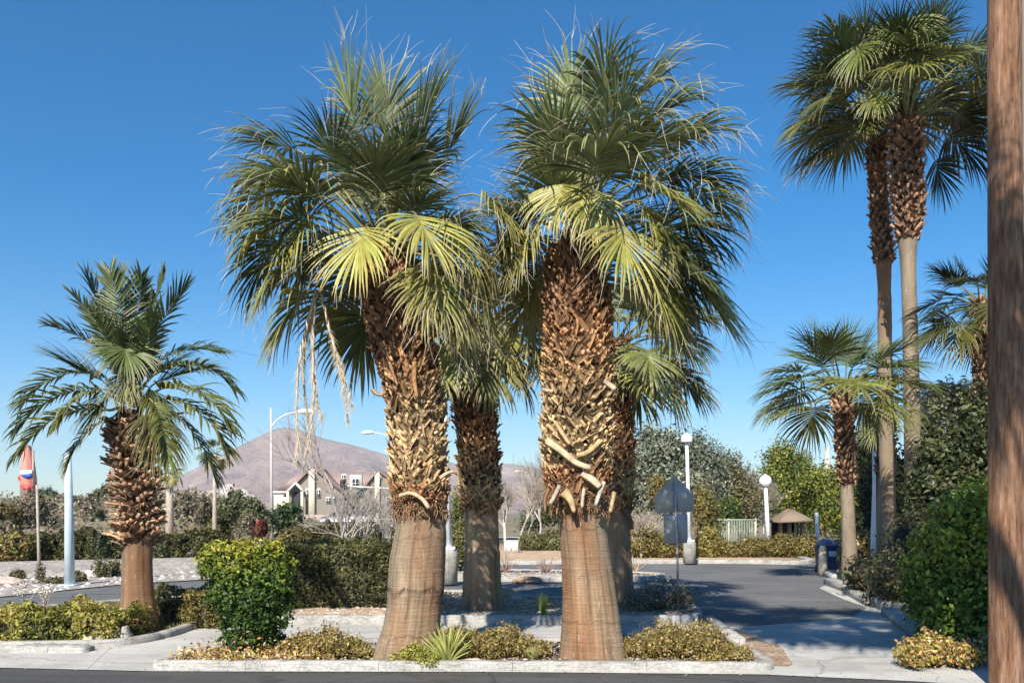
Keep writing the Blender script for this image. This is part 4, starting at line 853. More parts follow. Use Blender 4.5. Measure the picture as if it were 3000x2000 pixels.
# fan palm seedlings
def seedling(label, x, D, n, L_, col, spr=.8, h=0.0):
    m = MB(); b0 = A((x-1500)/F*D, D, .06)
    for k in range(n):
        a = rng.uniform(0, 2*pi); e = rng.uniform(.5, 1.4); d = A(cos(a)*cos(e)*spr, sin(a)*cos(e)*spr*.6, sin(e)); s_ = nrm(np.cross(d, A(0, 1, .1)))
        d = nrm(d); l = L_*rng.uniform(.6, 1.1); ww = .009
        p = [b0+d*l*q-UP*.12*l*q*q for q in (0, .35, .7, 1)]
        V = []
        for q, pp in zip((.6, 1, .7, .1), p): V += [pp-s_*ww*q, pp+s_*ww*q]
        m.add(V, [[0, 1, 3, 2], [2, 3, 5, 4], [4, 5, 7, 6]], np.array(col)*rng.uniform(.7, 1.3))
    return solo(m, 'palm_seedling', M_FROND, label, 'seedling', b0, 'palm seedlings in the planting beds')
seedling('spiky palm seedling right of the leaning trunk base among golden shrubs', 1312, 10.25, 90, .52, (.40, .42, .12), .9)
seedling('small upright palm seedling left of the leaning trunk', 1048, 10.7, 26, .24, (.22, .28, .07), .5)
seedling('narrow upright green palm seedling on the second bed between the trunks', 1592, 14.6, 60, .48, (.20, .24, .05), .3)
seedling('tiny pale palm seedling by the thickest trunk on the front island', 1560, 10.5, 20, .22, (.30, .32, .1), 1.0)
# low dark shrub round the sign post
L_ = [(A(2.6, 15.4, .35), A(.5, .4, .3)), (A(3.0, 15.7, .3), A(.3, .3, .25)), (A(2.2, 15.3, .25), A(.3, .3, .2))]
bush('shrub', 'low brownish shrub at the foot of the pentagon sign post', 'shrub', A(2.6, 15.5, .1), L_, 2600, .05, BROWN+[(.12, .13, .05)], corek=0, shell=.7)
# left bed: yellow hedge, round olive shrubs
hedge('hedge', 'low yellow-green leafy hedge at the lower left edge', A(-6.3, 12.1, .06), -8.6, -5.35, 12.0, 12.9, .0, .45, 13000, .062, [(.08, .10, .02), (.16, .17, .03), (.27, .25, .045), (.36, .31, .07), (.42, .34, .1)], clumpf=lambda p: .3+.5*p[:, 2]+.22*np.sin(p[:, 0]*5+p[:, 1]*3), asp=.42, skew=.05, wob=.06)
hedge('hedge', 'clipped olive shrub block just right of the left palm trunk', A(-5.45, 14.2, .06), -5.75, -5.0, 13.9, 14.9, .0, .55, 5200, .045, [(.10, .09, .025), (.18, .15, .04), (.24, .20, .05)])
hedge('hedge', 'clipped olive shrub block touching the tall green bush at left', A(-4.8, 14.1, .06), -5.05, -4.5, 13.6, 14.6, .0, .55, 3800, .045, [(.11, .10, .028), (.20, .16, .045), (.27, .21, .06)])
# clipped mid hedge behind the pavement
hedge('hedge', 'long clipped dark olive-green hedge behind the pavement left of the leaning palm', A(-2.9, 15.9, .12), -4.25, -1.55, 15.7, 17.0, .1, 1.24, 26000, .05, [(.03, .035, .014), (.06, .065, .024), (.10, .095, .035), (.12, .13, .04), (.17, .15, .06)], skew=-.02, corecol=(.035, .035, .016), clumpf=lambda p: .35+.3*p[:, 2]/1.2+.2*np.sin(p[:, 0]*4+p[:, 2]*6)*np.sin(p[:, 2]*5+p[:, 0]*2))
# big right hedge
LR = [(P(2855, 1800, 11.6), A(.75, .6, .75)), (P(2815, 1620, 12.0), A(.62, .6, .75)), (P(2915, 1560, 11.6), A(.7, .6, .7)), (P(2985, 1640, 11.2), A(.6, .6, .95)), (P(2795, 1850, 11.6), A(.40, .5, .5)), (P(2925, 1850, 11.0), A(.5, .5, .5)), (P(2735, 1700, 12.4), A(.45, .5, .6)), (P(3045, 1500, 11.8), A(.7, .6, .8)), (P(3155, 1700, 11.5), A(.8, .8, 1.2))]
bush('hedge', 'tall round-leaved green hedge beside the wooden utility pole', 'hedge', P(2800, 1960, 11.6)*A(1, 1, 0)+A(0, 0, .1), LR, 26000, .075, [(.04, .07, .016), (.08, .13, .022), (.16, .23, .035), (.26, .32, .045), (.36, .38, .06)], clus=.08, clump=lambda p: .36+.5*np.clip((p[:, 2]-.5)/1.6, 0, 1)+.1*np.sin(p[:, 0]*6), corek=.6, corecol=(.02, .03, .01), shell=.35, colvar=.2, flat=.8, asp=.62)  # leaf colours brighten with height, painting a sunlit upper part
# rusty ground cover at lower right
mound('orange and yellow low plants spilling onto the pavement under the tall right hedge', 2760, 1950, 230, 90, 10.3, 5200, RUST+[(.3, .32, .05)], depth=.7, nl=8, group=None, size=.05)
mound('small rusty shrub in the shade below the utility pole', 2900, 1925, 110, 90, 10.6, 1500, RUST, depth=.4, nl=4, group=None, size=.05)
# shrubs under the twin palms, their shade put into dark leaf colours
L_ = [(P(2560, 1690, 19), A(.7, .7, .55)), (P(2620, 1720, 17), A(.6, .7, .6)), (P(2660, 1700, 16), A(.6, .6, .7)), (P(2700, 1620, 18), A(.8, .8, 1.0))]
bush('shrub', 'shrub mass coloured dark for the shade under the slender palm pair by the right kerb', 'shrub', A(7.3, 18, .1), L_, 8000, .09, DKGREEN+[(.08, .05, .025)], corek=.8, shell=.4, corecol=(.02, .018, .01))
bush('shrub', 'orange-brown low shrub beside the bin near the right kerb', 'shrub', P(2462, 1655, 24), [(P(2475, 1630, 24), A(.22, .3, .36))], 500, .08, RUST+BROWN, corek=.6)
bush('shrub', 'small orange shrub behind the white pole at right', 'shrub', P(2545, 1600, 30), [(P(2545, 1585, 30), A(.6, .5, .45))], 900, .1, RUST+OCHRE, corek=.6)
# leaf litter and pebbles: nobody could count them
m = MB(); poly = np.array([(-4.0, 10.2), (-3.3, 10.15), (-2.6, 10.2), (-2.1, 10.5), (-2.4, 11.2), (-3.3, 11.4), (-3.9, 10.7)])
x = rng.uniform(-4.1, -1.9, 9000); y = rng.uniform(10.0, 11.6, 9000); k = in_poly(x, y, poly); x, y = x[k], y[k]
x2 = rng.uniform(-8, 5.6, 420); y2 = np.where(rng.random(420) < .5, 9.98-.06*np.maximum(x2, 0)+rng.normal(0, .05, 420)-.03*x2, rng.uniform(10.2, 14, 420)); leaf_cloud(m, np.stack([x2, y2, .012+0*x2], -1), np.broadcast_to(UP, (420, 3)), .028, [(.35, .2, .08), (.5, .38, .2), (.25, .16, .08)], flat=.15)
leaf_cloud(m, np.stack([x, y, .075+rng.exponential(.045, len(x))], -1), np.broadcast_to(UP, (len(x), 3)), .05, [(.45, .2, .06), (.55, .32, .1), (.6, .45, .2), (.35, .2, .08), (.65, .55, .4), (.36, .33, .06)], flat=.9)
solo(m, 'dry_leaves', M_DRY, 'orange and yellow fallen leaves heaped around the foot of the left bush', 'leaf litter', A(-3.2, 10.6, .07), kind='stuff')
m = MB()
def scatter(poly, n, s, pal, z):
    p = np.array([q[:2] for q in poly]); lo = p.min(0); hi = p.max(0); x = rng.uniform(lo[0], hi[0], n); y = rng.uniform(lo[1], hi[1], n); k = in_poly(x, y, p); x, y = x[k], y[k]
    pts = np.stack([x, y, z+0*x], -1); sz = s*(.4+rng.random(len(x))**2*1.6); o8 = A([1, 0, 0], [0, 1, 0], [-1, 0, 0], [0, -1, 0], [0, 0, .7]); V = pts[:, None]+o8[None]*sz[:, None, None]*(.7+.6*rng.random((len(x), 5, 1)))
    f = np.array([[0, 1, 4], [1, 2, 4], [2, 3, 4], [3, 0, 4]]); m.add(V, (f[None]+np.arange(len(x))[:, None, None]*5).reshape(-1, 3), np.repeat(np.asarray(pal)[rng.integers(0, len(pal), len(x))], 5, 0))
PB = [(.5, .44, .36), (.38, .3, .22), (.6, .56, .5), (.28, .2, .14), (.45, .33, .22)]
scatter(isl1, 5000, .012, PB, .065); scatter(isl2, 5000, .018, PB, .105); scatter(gravel, 5000, .05, [(.6, .56, .52), (.5, .42, .36), (.66, .62, .6)], .01); scatter(isl4, 1200, .03, PB, .09)
scatter([A(-9, 10.4), A(6, 9.6), A(6, 14), A(-5, 14)], 700, .008, PB, .006)
mm = m; o = mm.build('pebbles', M_ROCK); tag(o, 'loose pebbles and gravel scattered over beds and verge', 'gravel', kind='stuff')
m = MB(); p = np.array([q[:2] for q in isl3]); x = rng.uniform(-14, -4.7, 26000); y = rng.uniform(13.2, 17.2, 26000); k = in_poly(x, y, p); x, y = x[k], y[k]; n = len(x)
a = rng.uniform(0, 2*pi, n); hh = rng.uniform(.03, .09, n); d = np.stack([np.cos(a), np.sin(a), 0*a], -1)*.012; pt = np.stack([x, y, .05+0*x], -1)
V = np.stack([pt-d, pt+d, pt+np.stack([rng.normal(0, .03, n), rng.normal(0, .03, n), hh], -1)], 1); c = np.asarray([(.20, .16, .06), (.27, .22, .08), (.16, .15, .05)])[rng.integers(0, 3, n)]
m.add(V, np.arange(3*n).reshape(n, 3), np.repeat(c, 3, 0)); o = m.build('grass', M_DRY); tag(o, 'short brownish grass on the bank behind the left hedge', 'grass', kind='stuff')

# rocks
def rock(label, px, py, D, s, col, group='pale rocks on the beds and verge', asp=(1, .8, .6)):
    b = P(px, py, D); b[2] = 0.02 if D > 12 else .06
    if 14.2 < D < 19: b[2] = .1
    m = MB(); th = np.linspace(0, pi, 8); ph = np.linspace(0, 2*pi, 13)[:-1]
    dv = np.array([[sin(a)*cos(q), sin(a)*sin(q), cos(a)] for a in th for q in ph]); f = [[i*12+j, (i+1)*12+j, (i+1)*12+(j+1) % 12, i*12+(j+1) % 12] for i in range(7) for j in range(12)]
    k = 1+.25*np.sin(dv@rng.normal(0, 2.4, 3))+.18*np.sin(dv@rng.normal(0, 4, 3)+1); V = dv*k[:, None]*s*A(*asp)
    V[:, 2] = np.maximum(V[:, 2], -s*.15)+s*.12; m.add(V+b, f, col)
    return solo(m, 'rock', M_ROCK, label, 'rock', b, group)
for a in [('tan rock beside the dark shaded trunk on the second bed', 1490, 1740, 18.0, .17, (.42, .32, .22)), ('pale rock on the second bed just right of the tan rock', 1515, 1750, 17.3, .12, (.5, .48, .44)), ('brown rock on the asphalt edge behind the shaded palm', 1550, 1695, 22.5, .3, (.36, .25, .17), 'pale rocks on the beds and verge', (1.2, .8, .4)),
          ('white stone lying in the leaf litter at the left of the island', 905, 1912, 10.7, .09, (.6, .6, .58)), ('small reddish stone right of the leaf litter', 975, 1925, 10.5, .05, (.35, .2, .14)), ('grey stone at the foot of the leaning trunk', 1082, 1885, 11.2, .10, (.32, .34, .34)), ('flat pale stone in front of the widest golden shrub', 1385, 1905, 10.35, .09, (.55, .46, .36), 'pale rocks on the beds and verge', (1.6, .7, .4)),
          ('rounded brown rock at the foot of the left palm', 352, 1845, 12.9, .14, (.42, .28, .17)), ('pinkish boulder at the end of the low yellow hedge', 262, 1865, 11.95, .13, (.55, .45, .38)), ('pale rubble stone near the tall green bush in the left bed', 455, 1860, 12.6, .1, (.55, .52, .48))]: rock(*a)
for k, (x, y, s) in enumerate([(262, 1690, .22), (310, 1683, .26), (20, 1712, .25)]):
    D = (H)*F/(y-HOR); rock(['white boulder just right of the pale blue pole', 'low white boulder on the verge near the left palm trunk', 'pinkish boulder at the far left of the verge'][k], x, y, D, s, (.6, .57, .53) if k < 2 else (.5, .38, .33), asp=(1.6, .8, .6))
ub = np.linspace(-.75, -.225, 90); vb = np.linspace(0, 1, 8); m = MB()
pts = []
for q in vb:
    d_ = np.interp(ub, [-.75, -.577, -.34, -.225], [22.6, 24.0, 26.8, 29.6])+q*2.6
    pts.append(np.stack([ub*d_, d_, -.02+.34*q**.7+.09*(vnoise(ub*60+3, q*6+np.zeros(90)+2, 4)-.5)*np.sin(pi*min(1, q+.1))*2], -1))
pts = np.array(pts); i_ = np.arange(7)[:, None]*90+np.arange(89)[None]
m.add(pts, np.stack([i_, i_+1, i_+91, i_+90], -1).reshape(-1, 4)); o = m.build('gravel_bank', M_GRAVEL, smooth=True); o['kind'] = 'structure'
# left bed edge stones (broken pale retaining stones in front of the left planter)
for k, (x0, x1, yy, hgt_, lab) in enumerate([(30, 250, 1912, .09, 'long low pale stone block edging the left bed'), (255, 375, 1888, .17, 'big mossy pale stone block at the corner of the left bed')]):
    a0 = G(x0, yy); a1 = G(x1, yy); m = MB(); nx = 14
    s_ = []
    for i in range(nx):
        u = i/(nx-1); c = a0*(1-u)+a1*u; hh = hgt_*(1+.15*rng.normal())*(1 if 0 < i < nx-1 else .7)
        for (dy, dz) in ((-.02, 0), (-.0, .7), (.05, 1), (.2, 1), (.25, .5), (.25, 0)): s_.append(c+A(rng.normal(0, .01), dy+rng.normal(0, .012), hh*dz))
    f = [[i*6+j, (i+1)*6+j, (i+1)*6+j+1, i*6+j+1] for i in range(nx-1) for j in range(5)]
    m.add(s_, f, (.58, .56, .52)); m.f.append(np.arange(6)[None]); m.f.append((np.arange(6)[::-1]+6*(nx-1))[None]); solo(m, 'edging_stone', M_KERB, lab, 'stone', (a0+a1)/2, 'edging stones of the left bed')

# right kerb stones (tilted broken concrete segments)
for k, (p, q, h0, lab) in enumerate([((2398, 1674), (2440, 1700), .15, 'farthest pale kerb stone on the right side of the drive'), ((2415, 1712), (2480, 1735), .18, 'kerb stone with bright end face beside the mid-height palm'), ((2470, 1735), (2545, 1776), .14, 'shaded sloping kerb stone in the middle of the right edge'), ((2545, 1772), (2625, 1800), .2, 'shaded upright kerb block before the dark shrubs'), ((2585, 1800), (2680, 1868), .14, 'nearest kerb stone by the tall right hedge')]):
    a0 = G(*p); a1 = G(*q); m = MB(); c = (a0+a1)/2; L_ = np.linalg.norm(a1-a0); box(m, c+A(.1, 0, h0/2), (L_*.97, .26, h0), math.atan2(a1[1]-a0[1], a1[0]-a0[0]), (.5, .5, .5), .03)
    solo(m, 'kerb_stone', M_KERB, lab, 'kerb stone', c, 'kerb stones along the right side of the drive')

# ------------------------------------------------------------------ utility pole
XP, DP = 5.13, 9.2
t = thing('utility_pole', 'thick weathered wooden utility pole at the right edge', 'utility pole', A(XP, DP, 0))
m = MB(); zz = np.linspace(0, 9, 60); a_ = np.arange(48)*2*pi/48
rr = .172*(1-.012*zz)[:, None]*(1+.012*np.sin(a_*7)[None]+.008*np.sin(a_*17+3)[None]+.006*rng.standard_normal((60, 48)))
V = np.stack([XP-.004*zz[:, None]+rr*np.cos(a_), DP+rr*np.sin(a_), zz[:, None]+0*rr], -1); i = np.arange(59)[:, None]*48; j = np.arange(48)[None]; j2 = (j+1) % 48
m.add(V, np.stack([i+j, i+j2, i+48+j2, i+48+j], -1).reshape(-1, 4)); m.f.append((np.arange(48)+m.n-48)[None]); m.build('pole', M_WOOD, t, True)
m = MB(); tube(m, [A(XP+.215, DP+.02, 0), A(XP+.20, DP+.02, 9)], .045, 14, (.20, .19, .18)); m.build('conduit', M_PAINT, t, True)
# long crack slot on pavement is left as the shadow of nothing; wheel-stop bar
# ------------------------------------------------------------------ sign seen from behind
Ds = 15.4; sx = (1976-1500)/F*Ds; wz = lambda py: Zp(py, Ds)
t = thing('road_sign', 'pentagon road sign with rectangular plate below, grey backs turned to us, on thin metal post', 'road sign', A((1985-1500)/F*Ds, Ds, .1))
m = MB(); tube(m, [A((1987-1500)/F*Ds, Ds, .05), P(1984, 1600, Ds), P(1975, 1392, Ds)], .021, 8, (.48, .5, .53)); box(m, (P(1985, 1500, Ds)+A(0, -.02, -.5)), (.012, .01, 1.5), 0, (.3, .32, .34)); m.build('post', M_GALV, t, True)
def plate(name, pts, D, col, th=.006):
    m = MB(); n = len(pts); v = [P(x, y, D) for x, y in pts]; v2 = [q+A(0, th, 0) for q in v]
    m.add(v+v2, [[k, (k+1) % n, n+(k+1) % n, n+k][::1] for k in range(n)], col); m.f.append((np.arange(n)[::-1]+m.n-2*n)[None]); m.f.append((np.arange(n)+m.n-n)[None]); return m
def rnd(pts, r=.12):
    out_ = []; n = len(pts)
    for k in range(n):
        a, b, c = np.array(pts[k-1], float), np.array(pts[k], float), np.array(pts[(k+1) % n], float)
        for q in (0, .5, 1):
            p0 = b+(a-b)*r; p1 = b+(c-b)*r; out_.append(tuple(p0*(1-q)**2+2*b*q*(1-q)+p1*q*q))
    return out_
plate('pentagon_plate', rnd([(1975, 1394), (2033, 1446), (2033, 1499), (1918, 1502), (1919, 1448)], .12), Ds+.03, (.43, .42, .40)).build('pentagon_plate', M_PAINT, t)
plate('lower_plate', rnd([(1944, 1505), (2014, 1502), (2015, 1590), (1945, 1593)], .1), Ds+.03, (.40, .41, .42)).build('lower_plate', M_PAINT, t)
m = MB()
for y in (1415, 1480, 1520, 1578): tube(m, [P(1977+(y-1400)*.04, y, Ds-.035), P(1977+(y-1400)*.04, y, Ds+.02)], .011, 6, (.5, .5, .5))
m.build('bolts', M_GALV, t)

# ------------------------------------------------------------------ lamps and poles
def lamp_shoe(label, px, D, ytop, ybase, hw=45, head='dome', base_h=50, base_w=36, rp=.07, col=(.78, .79, .78), tilt=0):
    b = P(px, ybase, D); b[2] = .05; t = thing('lamp_post', label, 'lamp post', b, 'pale parking lamp posts')
    m = MB(); hb = base_h/F*D; tube(m, [b, b+A(0, 0, hb*.96), b+A(0, 0, hb)], [base_w/2/F*D, base_w/2/F*D*.97, base_w/2/F*D*.85], 18, (.50, .49, .45)); m.build('concrete_base', M_KERB, t, False)
    top = P(px+tilt, ytop, D); m = MB(); box(m, b+A(0, 0, hb+.04), (.3, .3, .08), 0, col, .01); tube(m, [b+A(0, 0, hb), top], [rp, rp*.8], 10, col); m.build('pole', M_PAINT, t, True)
    m = MB(); w_ = hw/F*D/2
    if head == 'dome': th = np.linspace(0, 1, 7); tube(m, [top+A(0, 0, -.02), top+A(0, 0, .0), top+A(0, 0, .14), top+A(0, 0, .24), top+A(0, 0, .29)], [w_*.96, w_, w_*.95, w_*.7, w_*.2], 18, (.8, .8, .8))
    m.build('lamp_head', M_PAINT, t, True); return t
lamp_shoe('white lamp post with dome head on concrete base behind the pentagon sign', 2020, 30.5, 1293, 1650, hw=34, base_h=62, base_w=38, tilt=-8)
lamp_shoe('lamp post on round concrete base hidden partly behind the leaning palm trunk', 1316, 21.8, 1170, 1716, hw=34, base_h=98, base_w=50, rp=.075, tilt=-16)
# globe lamp
b = P(2252, 1590, 44); b[2] = .1; t = thing('lamp_post', 'slender white lamp post with round globe in front of the green trees', 'lamp post', b)
m = MB(); tube(m, [b, P(2243, 1428, 44)], [.12, .09], 10, (.75, .76, .76)); m.build('pole', M_PAINT, t, True)
m = MB(); c = P(2242, 1408, 44); tube(m, [c+A(0, 0, z) for z in (-.32, -.26, -.1, .08, .2, .28, .34)], [.1, .2, .3, .3, .22, .1, .02], 16, (.85, .86, .88)); m.build('globe', M_PAINT, t, True)
def simple_pole(name, label, cat, px0, y0, px1, y1, D, r0, r1, col, mat_=M_PAINT, group=None, z=None):
    b = P(px0, y0, D); b[2] = z if z is not None else gz(b[0], b[1]); m = MB(); tube(m, [b, (b+P(px1, y1, D))/2, P(px1, y1, D)], [r0, (r0+r1)/2, r1], 12, col); return solo(m, name, mat_, label, cat, b, group, smooth=True)
simple_pole('pole', 'thin white pole just left of the globe lamp', 'pole', 2238, 1560, 2235, 1460, 46, .05, .05, (.7, .7, .7))
simple_pole('utility_pole', 'distant slim wooden pole in front of the green trees at right', 'utility pole', 2428, 1570, 2423, 1310, 50, .17, .12, (.55, .48, .42), M_BARK)
simple_pole('pole', 'short bluish white post behind the bin', 'pole', 2396, 1585, 2392, 1500, 42, .09, .08, (.65, .72, .78))
b = P(2559, 1632, 29); t = thing('flagpole', 'tall tapered white metal pole between the right palm trunks', 'pole', b*A(1, 1, 0))
m = MB(); tube(m, [b*A(1, 1, 0), P(2559, 1560, 29), P(2561, 1440, 29), P(2560, 1240, 29)], [.10, .085, .06, .04], 12, (.72, .75, .76)); m.build('pole', M_PAINT, t, True)
m = MB(); box(m, b*A(1, 1, 0)+A(0, 0, .03), (.35, .35, .06), 0, (.6, .6, .6), .01); m.build('base_plate', M_PAINT, t)
# pale blue pole at the left
b = P(204, 1710, 21.8); b[2] = 0; t = thing('pole', 'pale blue tapered pole beside the road at left, its top hidden in palm fronds', 'pole', b)
m = MB(); tube(m, [b, P(202, 1500, 21.8), P(199, 1325, 21.8)], [.125, .10, .08], 16, (.50, .60, .66)); m.build('pole', M_PAINT, t, True)
m = MB(); box(m, b+A(0, 0, .02), (.4, .4, .04), 0, (.45, .5, .52), .01); m.build('base_plate', M_PAINT, t)
simple_pole('post', 'thin weathered post standing on the gravel verge left of the pale blue pole', 'post', 116, 1700, 108, 1420, 23.5, .045, .03, (.42, .36, .30), M_BARK, z=0)
bush('shrub', 'small dark clump at the foot of the thin weathered post', 'shrub', P(118, 1700, 23.5), [(P(118, 1680, 23.5), A(.14, .14, .3))], 260, .07, BROWN, corek=.6)
for (x, y, D, w_, h_, lab) in [(52, 1688, 24, .22, .18, 'small round green tuft at far left of the gravel verge'), (165, 1697, 22.5, .55, .12, 'flat dark tuft left of the pale blue pole foot'), (228, 1692, 23, .25, .2, 'small tuft right of the pale blue pole foot'), (298, 1678, 24.5, .3, .4, 'dark brown tuft on the verge left of the left palm trunk'), (335, 1680, 25, .2, .35, 'twiggy tuft close to the left palm trunk')]:
    b = P(x, y, D); b[2] = 0; bush('verge_tuft', lab, 'shrub', b, [(b+A(0, 0, h_*.5), A(w_, w_*.7, h_))], 500, .07, [(.10, .10, .03), (.16, .14, .05), (.07, .06, .03)], group='tufts on the gravel verge', corek=.6)
# pale flower stalks in front of the road at left
for (x, D, lab, c) in [(72, 15.6, 'pale dry flowering stalk standing before the road at far left', (.6, .57, .48)), (133, 15.4, 'taller tan flowering stalk with white head before the road at left', (.55, .42, .3))]:
    b = P(x, 1800, D); b[2] = .06; m = MB()
    for k in range(6):
        e = b+A(rng.normal(0, .07), rng.normal(0, .05), rng.uniform(.3, .48)); tube(m, [b, (b+e)/2+A(0, 0, .03), e], [.009, .006, .003], 4, c, False)
        leaf_cloud(m, e+rng.normal(0, .035, (30, 3)), rand_dir(30), .035, [(.7, .68, .6), (.62, .5, .36)])
    solo(m, 'flower_stalk', M_DRY, lab, 'plant', b, 'dry flower stalks before the left road')

# street light with curved arm
def street_light(label, px, D, ybase, ytop, arm, r=.075):
    b = P(px+3, ybase, D); b[2] = gz(b[0], b[1]); t = thing('street_light', label, 'street light', b, 'distant curved-arm street lights')
    m = MB(); tube(m, [b, P(px, ytop, D)], [r*1.15, r*.7], 12, (.46, .44, .40)); m.build('pole', M_PAINT, t, True)
    if arm:
        p = smoothpath([P(x, y, D) for x, y in arm], 14); m = MB(); tube(m, p, r*.45, 8, (.7, .69, .66)); m.build('arm', M_PAINT, t, True)
        e = p[-1]; s = np.sign(p[-1][0]-p[-2][0]); m = MB(); tube(m, [e-A(.1*s, 0, -.02), e+A(.15*s, 0, .03), e+A(.55*s, 0, .02), e+A(.75*s, 0, -.02)], [.05, .13, .13, .04], 10, (.78, .78, .75)); m.build('lamp_head', M_PAINT, t, True)
street_light('tall street light with curved arm between the left palm and the dangling seed stalks', 794, 42, 1600, 1195, [(795, 1250), (815, 1225), (845, 1210), (878, 1206)])
street_light('street light mostly hidden by the leaning palm, lamp head showing left of its trunk', 1180, 60, 1560, 1300, [(1180, 1305), (1150, 1280), (1110, 1268), (1092, 1267)])
street_light('distant street light seen between the shaded palm and the thickest palm', 1566, 85, 1530, 1400, [(1566, 1410), (1560, 1392), (1548, 1383), (1530, 1381)])
# signal mast arm
b = P(1165, 1560, 90); b[2] = gz(b[0], b[1]); t = thing('traffic_signal', 'horizontal signal mast arm with black traffic light in front of the gabled house', 'traffic signal', b)
m = MB(); tube(m, [b, P(1165, 1430, 90)], [.16, .12], 10, (.66, .66, .64)); m.build('pole', M_PAINT, t, True)
m = MB(); tube(m, [P(1165, 1432, 90), P(998, 1422, 90)], [.10, .07], 8, (.72, .72, .7)); m.build('mast_arm', M_PAINT, t, True)
m = MB(); box(m, P(1004, 1421, 89.7), (.5, .2, 1.15), 0, (.03, .03, .03), .03); m.build('signal_head', M_PAINT, t)
for k in range(3): m = MB(); tube(m, [P(1004, 1409+12*k, 89.58), P(1004, 1409+12*k, 89.3)], .17, 12, (.05, .05, .05)); m.build('visor', M_PAINT, t)

# tall roadside pylon sign, coral with a white and blue band
Dg = 70; b = P(74, 1480, Dg); b[2] = gz(b[0], b[1]); t = thing('pylon_sign', 'tall coral-red roadside sign with white and blue band at the far left', 'sign', b)
def slab(pts, D, col, nm, th=.7, mat_=M_PAINT):
    m = plate(nm, pts, D, col, th); return m.build(nm, mat_, t)
slab(rnd([(56, 1402), (64, 1322), (74, 1300), (84, 1322), (95, 1402), (95, 1430), (82, 1438), (60, 1426)], .2), Dg, (.72, .27, .22), 'sign_body')
slab(rnd([(52, 1395), (58, 1392), (58, 1410), (52, 1402)], .15), Dg-.02, (.62, .06, .06), 'side_tab', .6)
slab([(59, 1378), (92, 1376), (94, 1391), (58, 1390)], Dg-.06, (.85, .84, .84), 'white_band', .1)
slab([(62, 1391), (92, 1386), (92, 1398), (80, 1401), (66, 1396)], Dg-.10, (.03, .09, .42), 'blue_emblem', .1)
slab(rnd([(60, 1420), (94, 1420), (94, 1433), (82, 1438), (62, 1428)], .15), Dg-.06, (.68, .08, .07), 'red_foot', .1)
m = MB(); box(m, (P(78, 1470, Dg+.35)), (.9, .4, 3.4), 0, (.22, .16, .13), .03); m.build('support', M_BARK, t)
m = MB(); tube(m, [b+A(.55, .1, 0), P(97, 1318, Dg+.3)], .10, 8, (.35, .28, .24)); m.build('side_post', M_PAINT, t)

# ------------------------------------------------------------------ trees
def bare_tree(name, label, base, height, levels=5, spread=.5, r0=.08, col=(.42, .36, .31), group=None, trunk_h=.25, tw=.0, multi=1, kids=(3, 4), thin=.62, twcol=None):
    base = np.asarray(base, float); t = thing(name, label, 'tree', base, group); mt = MB(); mb_ = MB(); rr = random.Random(int(abs(base[0]*100))+3)
    twcol = twcol or col
    def grow(p, d, L_, r, lv):
        n = 4; pts = [p]; dd = d.copy()
        for k in range(n-1):
            dd = nrm(dd+A(rr.gauss(0, .13), rr.gauss(0, .13), rr.gauss(.03, .06))); pts.append(pts[-1]+dd*L_/(n-1))
        tube(mt if lv == 0 else mb_, pts, np.linspace(r, r*.65, n), 7 if lv < 2 else (4 if lv < 4 else 3), col if lv < 2 else twcol, False)
        if lv >= levels: return
        for k in range(rr.randint(*kids)):
            q = rr.uniform(.45, 1) if lv else rr.uniform(.75, 1); pp = pts[0]*(1-q)+pts[-1]*q if lv else pts[-1]-(pts[-1]-pts[-2])*rr.random()*.5
            a = rr.uniform(0, 2*pi); perp = nrm(np.cross(dd, A(cos(a), sin(a), .3))); nd = nrm(dd*1.0+perp*spread*(rr.uniform(.7, 1.5) if (k or lv > 2) else .12)+UP*.22)
            grow(pp, nd, L_*rr.uniform(.6, .85) if lv else height*.3*rr.uniform(.8, 1.1), max(r*thin, .004), lv+1)
    for k in range(multi):
        d = nrm(A(rr.gauss(0, tw), rr.gauss(0, tw), 1)); grow(base+A(rr.gauss(0, .03), rr.gauss(0, .03), 0), d, height*trunk_h, r0, 0)
    mt.build('trunk', M_BARK, t); mb_.build('branches', M_BARK, t); return t
bc = (.46, .40, .36)
bare_tree('bare_tree', 'tallest bare tree in front of the gabled house, with thin upright twigs', A((1018-1500)/F*27, 27, .0), 5.4, 5, .42, .065, bc, 'bare trees between the hedges', .32, .02, 1, (2, 4), thin=.58, twcol=(.42, .36, .32))
bare_tree('bare_tree', 'small white-barked bare tree with wide low fork left of the tallest bare tree', A((990-1500)/F*22, 22, .0), 2.9, 5, .62, .045, (.40, .36, .32), 'bare trees between the hedges', .26, .05, 1, (3, 3))
bare_tree('bare_tree', 'small bare tree with V-shaped fork close to the leaning palm trunk', A((1066-1500)/F*25, 25, .0), 3.0, 5, .6, .06, (.36, .32, .29), 'bare trees between the hedges', .2, .05, 1, (3, 4))
bare_tree('bare_tree', 'low bare tree half hidden by the leaning palm trunk', A((1135-1500)/F*27, 27, .0), 2.9, 5, .5, .05, (.36, .32, .29), 'bare trees between the hedges', .2, .05, 1, (3, 3))
for x, D, hh, lab in [(1515, 42, 4.0, 'bare tree with pale trunk between the shaded palm and the thickest palm'), (1545, 50, 4.6, 'wide twiggy bare tree beside the white utility cabinet'), (1580, 46, 5.2, 'bare tree whose twigs brush the left edge of the thickest trunk'), (1480, 48, 3.6, 'short bare tree just right of the shaded palm trunk')]:
    bare_tree('bare_tree', lab, A((x-1500)/F*D, D, .1), hh, 5, .5, .07, (.48, .43, .38), 'bare trees beyond the far kerb', .26, .03, 1, (3, 4), twcol=(.42, .37, .30))
